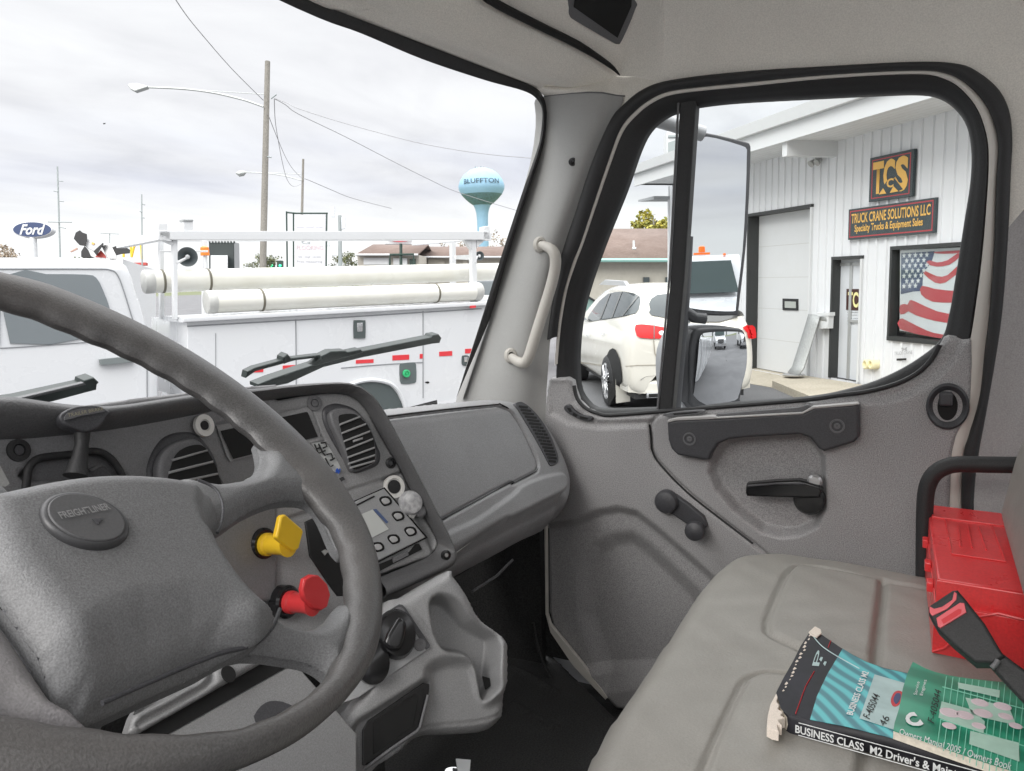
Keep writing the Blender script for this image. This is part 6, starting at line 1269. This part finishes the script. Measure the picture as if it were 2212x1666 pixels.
# houses
BR=mat('brown_shingle',(.165,.118,.10),.85,grain=.15,gs=8,stain=.3,ss=1); CW=mat('cream_wall',(.46,.43,.375),.7,stain=.2)
def house(label,u0,u1,vr,ve,d,dep,wins,roofm=BR,wallm=CW,eave=None,vb=640,inset=0):
    b=thing('low_building',label,'building',at((u0+u1)/2,vb,d)); Z_=lambda u,v:at(u,v,d)
    a,c=Z_(u0,ve),Z_(u1,ve); back=Vector((cF.x,cF.y,0)).normalized()*dep; r0_,r1_=at(u0+inset,vr,d),at(u1-inset,vr,d)
    dz=lambda p,zz:Vector((p.x,p.y,zz)); ax=(c-a).normalized()*.0
    prism('walls',[dz(a,GZ),dz(c,GZ),c,a],back,wallm,b)
    rr=[[a-back*.04,c-back*.04],[r0_+back*.5,r1_+back*.5],[a+back*1.04,c+back*1.04]]; loft('roof',rr,roofm,b,thick=.12)
    tube('eave',[a-back*.045,c-back*.045],.09,eave or WHM,b,seg=6)
    for i,w in enumerate(wins):
        p=[Z_(*q)-back*.01 for q in ((w[0],w[1]),(w[2],w[1]),(w[2],w[3]),(w[0],w[3]))]; prism('window',p,back*.02,w[4] if len(w)>4 else DG,b)
    return b
house('white walled building with brown shingle roof and teal eave behind the suv',1150,1600,478,563,34,12,[(1389,599,1402,610),(1437,599,1448,611)],eave=mat('teal_eave',(.30,.52,.47),.5))
house('low brown roofed building behind the shop sign, the left one',772,905,521,551,60,14,[(786,557,840,572,WHM),(850,558,880,572,WHM),(885,560,898,574,GF)])
house('low brown roofed building at the right end of the ladder rack',903,1180,527,556,66,14,[(925,560,960,575,CW),(1000,562,1010,575,CW)])

# vent pipe on the brown roof
vp=thing('roof_vent','small white vent pipe on the brown shingle roof','vent pipe',at(1370,535,33.9)); tube('pipe',[at(1369,538,34.3),at(1369,520,34.3)],.05,WHM,vp); tube('base',[at(1366,537,34.2),at(1374,537,34.2)],.06,WHM,vp)
sg=thing('pylon_sign','grey louvered sign box high up left of the window divider','sign',at(1450,320,24)); prism('box',[at(*p,24) for p in z('T',(528,318),(600,318),(600,440),(528,445))],cF*.5,WHM,sg,bev=.02)
prism('dark_panel',[at(*p,23.97) for p in z('T',(535,370),(600,350),(600,420),(535,440))],cF*.05,MATS['pole_grey'],sg); prism('louver',[at(*p,23.95) for p in z('T',(535,335),(600,335),(600,345),(535,345))],cF*.05,MATS['pole_grey'],sg); tube('mast',[at(1452,340,24.2),Vector((at(1452,340,24.2).x,at(1452,340,24.2).y,GZ))],.12,WHM,sg)
tube('top_arm',[PA(*p) for p in z('T',(480,262),(560,285),(640,312),(700,330))],.018,MATS['mirror_shell'],arm)
# water tower
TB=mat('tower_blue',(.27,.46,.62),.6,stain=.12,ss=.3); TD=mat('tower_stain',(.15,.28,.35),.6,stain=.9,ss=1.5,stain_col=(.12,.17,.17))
wt_=thing('water_tower','pale blue water tower lettered Bluffton on a slim stem','water tower',Vector((at(1040,600,250).x,at(1040,600,250).y,GZ)))
cT=at(1040,400,250); px=250/F0; cx_=Vector((cT.x,cT.y,0)); zc=cT.z
pr=[(0,36*px),(12*px,35.5*px),(25*px,31*px),(37*px,22*px),(46*px,10*px),(50*px,-2*px),(49*px,-10*px),(44*px,-20*px)]
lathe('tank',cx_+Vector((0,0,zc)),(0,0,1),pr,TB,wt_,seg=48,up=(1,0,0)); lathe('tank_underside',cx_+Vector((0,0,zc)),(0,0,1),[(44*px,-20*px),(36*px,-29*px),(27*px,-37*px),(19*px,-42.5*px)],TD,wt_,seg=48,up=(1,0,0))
lathe('stem',cx_+Vector((0,0,zc)),(0,0,1),[(19*px,-42.5*px),(15.5*px,-50*px),(13*px,-60*px),(12*px,-75*px),(12*px,-(zc-GZ)/1)],TB,wt_,seg=32,up=(1,0,0))
for u,h in ((1028,4),(1033,2),(1040,5),(1046,3)): box('antenna',cx_+Vector((0,0,zc+36*px))+cR*((u-1040)*px),(1.6*px,1.6*px,h*px*1.5),POST,wt_)
me=txt_mesh('BLUFFTON',0,.015); co=np.array([v.co[:] for v in me.vertices]); lo=co.min(0);hi=co.max(0); toc=-cx_.normalized(); sd_=Vector((-toc.y,toc.x,0))
for v in me.vertices:
    x=(v.co.x-lo[0])/(hi[0]-lo[0])-.5; y=(v.co.y-lo[1])/(hi[1]-lo[1])-.5; an=x*1.62; zz=zc+4*px+y*10*px; rr=50.8*px if abs(zz-zc)<8*px else 50.3*px; rr=49.5*px+.25-(max(0,zz-zc-4*px))*.12
    v.co=cx_+(toc*math.cos(an)+sd_*math.sin(an))*rr+Vector((0,0,zz))
me.materials.clear(); link('lettering',me,mat('letter_navy',(.05,.09,.12),.5),wt_)
# bird
bd_=thing('bird','tiny dark bird in the open sky','bird',at(225,268,60)); tube('body',[at(223,268,60),at(227,267,60)],[.03,.05],BLK,bd_,seg=6); tube('wing',[at(223,266,60),at(225,268,60),at(228,266,60)],.02,BLK,bd_,seg=5)
# trees
def leafmat(name,c1,c2):
    m=bpy.data.materials.new(name); m.use_nodes=True; nt=m.node_tree; p=nt.nodes['Principled BSDF']; p.inputs['Roughness'].default_value=.7; g_=N(nt,'ShaderNodeNewGeometry'); L(nt,ramp(nt,g_.outputs['Random Per Island'],[(0,c1),(1,c2)]),p.inputs['Base Color']); return m
LY=leafmat('leaf_yellow',(.16,.17,.03),(.50,.42,.07)); LGm=leafmat('leaf_green',(.05,.075,.03),(.17,.17,.07)); LB=leafmat('bare_twigs',(.25,.19,.14),(.42,.35,.26))
def tree(label,u,vt,vb,wpx,d,lm,n=500,grp='trees on the skyline',leaf=None):
    c_=at(u,(vt+vb)/2,d); h=(vb-vt)/2*d/F0; w=wpx/2*d/F0; t=thing('tree',label,'tree',Vector((c_.x,c_.y,GZ)),grp); tube('trunk',[Vector((c_.x,c_.y,GZ)),c_-Vector((0,0,h*.4)),c_+Vector((0,0,h*.5))],[w*.10,w*.07,w*.02],WOOD,t,seg=6)
    bm=bmesh.new(); ls=leaf or max(.08,w*.09); rg=random.Random(int(u*7+d)); cl=[(Vector((rg.uniform(-.7,.7)*w,rg.uniform(-.7,.7)*w,rg.uniform(-.7,.75)*h)),rg.uniform(.25,.5)) for _ in range(12)]
    for _ in range(n):
        cc,r_=rg.choice(cl); v=Vector((rg.gauss(0,1),rg.gauss(0,1),rg.gauss(0,1))).normalized()*r_*rg.random()**.4; p=c_+cc+Vector((v.x*w,v.y*w,v.z*h)); a=Vector((rg.gauss(0,1),rg.gauss(0,1),rg.gauss(0,1))).normalized()*ls*rg.uniform(.5,1.2); b=a.cross(Vector((rg.gauss(0,1),rg.gauss(0,1),rg.gauss(0,1)))).normalized()*ls*.6
        bm.faces.new([bm.verts.new(p+q) for q in (a,b,-a,-b)])
    fin('crown',bm,lm,t,smooth_ang=0)
tree('yellow green tree behind the brown roof and teal eave',1412,452,520,110,60,LY,1800)
tree('bare brown tree at the far left edge of the windshield view',10,528,580,70,60,LB,600)
tree('bushy olive tree behind the wooden pole',575,548,590,60,75,LGm,600)
tree('dark green tree right of the marquee post',760,545,590,60,70,LGm,600)
tree('small olive tree left of the marquee post',722,552,595,30,70,LGm,300)
tree('bare tree right of the water tower stem',1085,500,590,60,110,LB,500)
tree('bare tree left of the water tower stem',985,512,590,60,120,LB,400)
tree('low olive bush behind the crane head',190,556,600,90,80,LGm,400)
tree('thin bare tree beyond the dark truck body',545,560,590,40,90,LGm,250)
for u in (586,604):
    tl_=thing('signal_head','dark traffic signal with a green light, %s of the pair beside the wooden pole'%('left' if u<600 else 'right'),'traffic signal',at(u,575,80),'traffic signals by the pole'); prism('housing',[at(u-6,563,80),at(u+6,563,80),at(u+6,584,80),at(u-6,584,80)],cF*.4,GF,tl_); lathe('green_lens',at(u+1,574,79.9),-cF,[(.14,0),(.1,.05),(0,.06)],mat('signal_green',(.05,.8,.35),.3,emit=1.0) if u<600 else MATS['signal_green'],tl_,seg=12)
# ---- trucks behind (seen in the mirrors)
def truck(label,p,hdg,scale=1,beacon=False):
    hd_=Vector((math.sin(hdg),math.cos(hdg),0)); rt=Vector((hd_.y,-hd_.x,0)); T=lambda x,y,zz:Vector(p)+rt*x*scale+hd_*y*scale+Vector((0,0,zz*scale))
    t=thing('parked_truck',label,'truck',p,'white trucks parked behind'); 
    def blk(nm,prof,w,m,par=t,bev=.06): return prism(nm,[T(-w,y,zz) for y,zz in prof],rt*2*w*scale,m,par,bev=bev*scale)
    blk('cab',[(-1.6,.7),(0,.7),(.1,1.45),(-.1,1.6),(-.45,2.28),(-.6,2.38),(-1.6,2.40)],1.0,WHT); blk('hood',[(-.3,.7),(1.45,.65),(1.5,1.05),(1.35,1.25),(.1,1.52),(-.2,1.55)],.86,WHT,bev=.12)
    prism('windshield',[T(-.88,.02,1.60),T(.88,.02,1.60),T(.80,-.40,2.24),T(-.80,-.40,2.24)],(hd_*.03+Vector((0,0,.02)))*scale,mat('front_glass',(.05,.07,.07),.2,spec=.12) if 'front_glass' not in MATS else MATS['front_glass'],t,bev=.04)
    prism('grille',[T(-.45,1.5,.72),T(.45,1.5,.72),T(.50,1.45,1.18),T(-.50,1.45,1.18)],hd_*.04*scale,BLG,t)
    for k in range(4): prism('grille_bar',[T(-.45,1.54,.78+k*.1),T(.45,1.54,.78+k*.1),T(.45,1.54,.81+k*.1),T(-.45,1.54,.81+k*.1)],hd_*.02*scale,CHR,t)
    prism('bumper',[T(-1,1.55,.42),T(1,1.55,.42),T(1,1.55,.66),T(-1,1.55,.66)],hd_*.12*scale,CHR,t,bev=.03)
    for s in (-1,1):
        prism('headlight',[T(s*.58,1.46,.80),T(s*.84,1.40,.80),T(s*.84,1.36,1.05),T(s*.58,1.42,1.05)],hd_*.05*scale,mat('lamp_glass',(.6,.62,.65),.1) if 'lamp_glass' not in MATS else MATS['lamp_glass'],t,bev=.01)
        lathe('wheel',T(s*.72,.75,.48),rt*s,[(0,0),(.46,0),(.48,.03),(.48,.24),(.44,.27),(.28,.27),(.26,.2),(0,.2)],BLK,t,seg=20); lathe('wheel',T(s*.72,-3.2,.48),rt*s,[(0,0),(.46,0),(.48,.03),(.48,.24),(.44,.27),(.28,.27),(0,.2)],BLK,t,seg=20)
        prism('door_mirror',[T(s*1.22,-.15,1.55),T(s*1.36,-.15,1.55),T(s*1.36,-.15,2.10),T(s*1.22,-.15,2.10)],hd_*.1*scale,BLG,t,bev=.02); tube('mirror_arm',[T(s*1.0,-.3,1.9),T(s*1.2,-.1,1.9)],.02*scale,BLG,t,seg=6)
    blk('cargo_body',[(-5.5,.8),(-1.75,.8),(-1.75,1.9),(-5.5,1.9)],1.05,WHM)
    if beacon:
        prism('beacon_base',[T(.12,-.75,2.41),T(.44,-.75,2.41),T(.44,-.75,2.45),T(.12,-.75,2.45)],-hd_*.15*scale,mat('beacon_orange',(.8,.16,.02),.35,emit=.3),t); lathe('beacon',T(.28,-.8,2.46),(0,0,1),[(.075,0),(.07,.12),(.03,.14),(0,.14)],MATS['beacon_orange'],t,seg=14)
        for x in (-.7,.7): lathe('roof_lamp',T(x,-.55,2.37),(0,0,1),[(.035,0),(.03,.04),(0,.05)],MATS['beacon_orange'],t,seg=10)
    return t
def mrefl(u,v,D): d=ray(u,v).normalized(); M_=PM(u,v); r_=d-PM.n*2*d.dot(PM.n); return M_+r_*D
pm=mrefl(1497,600,15.5); truck('white truck with orange roof beacon seen in the tall side mirror',Vector((pm.x,pm.y,GZ)),math.atan2(-pm.x+2.0,-pm.y)+.12,1.08,True)
truck('white truck parked nose forward behind the cab on the lot',Vector((7.8,-13.5,GZ)),R(-8)); truck('white truck parked farther back beside the lot edge',Vector((11.5,-14,GZ)),R(-14))
truck('white truck standing far behind on the lot',Vector((-2.5,-22,GZ)),R(5))
# side of this truck behind the door, seen in the round mirror
ex_=prism('cab_outer_side',[Vector((1.70,-.10,-1.0)),Vector((1.70,-.9,-1.0)),Vector((1.70,-.9,.75)),Vector((1.70,-.1,.75))],(.02,0,0),WHT,cab,bev=.005)
prism('load_body',[Vector((1.70,-1.2,-1.0)),Vector((1.70,-6,-1.0)),Vector((1.70,-6,-.2)),Vector((1.70,-1.2,-.2))],(-1.6,0,0),WHT,cab,bev=.03)
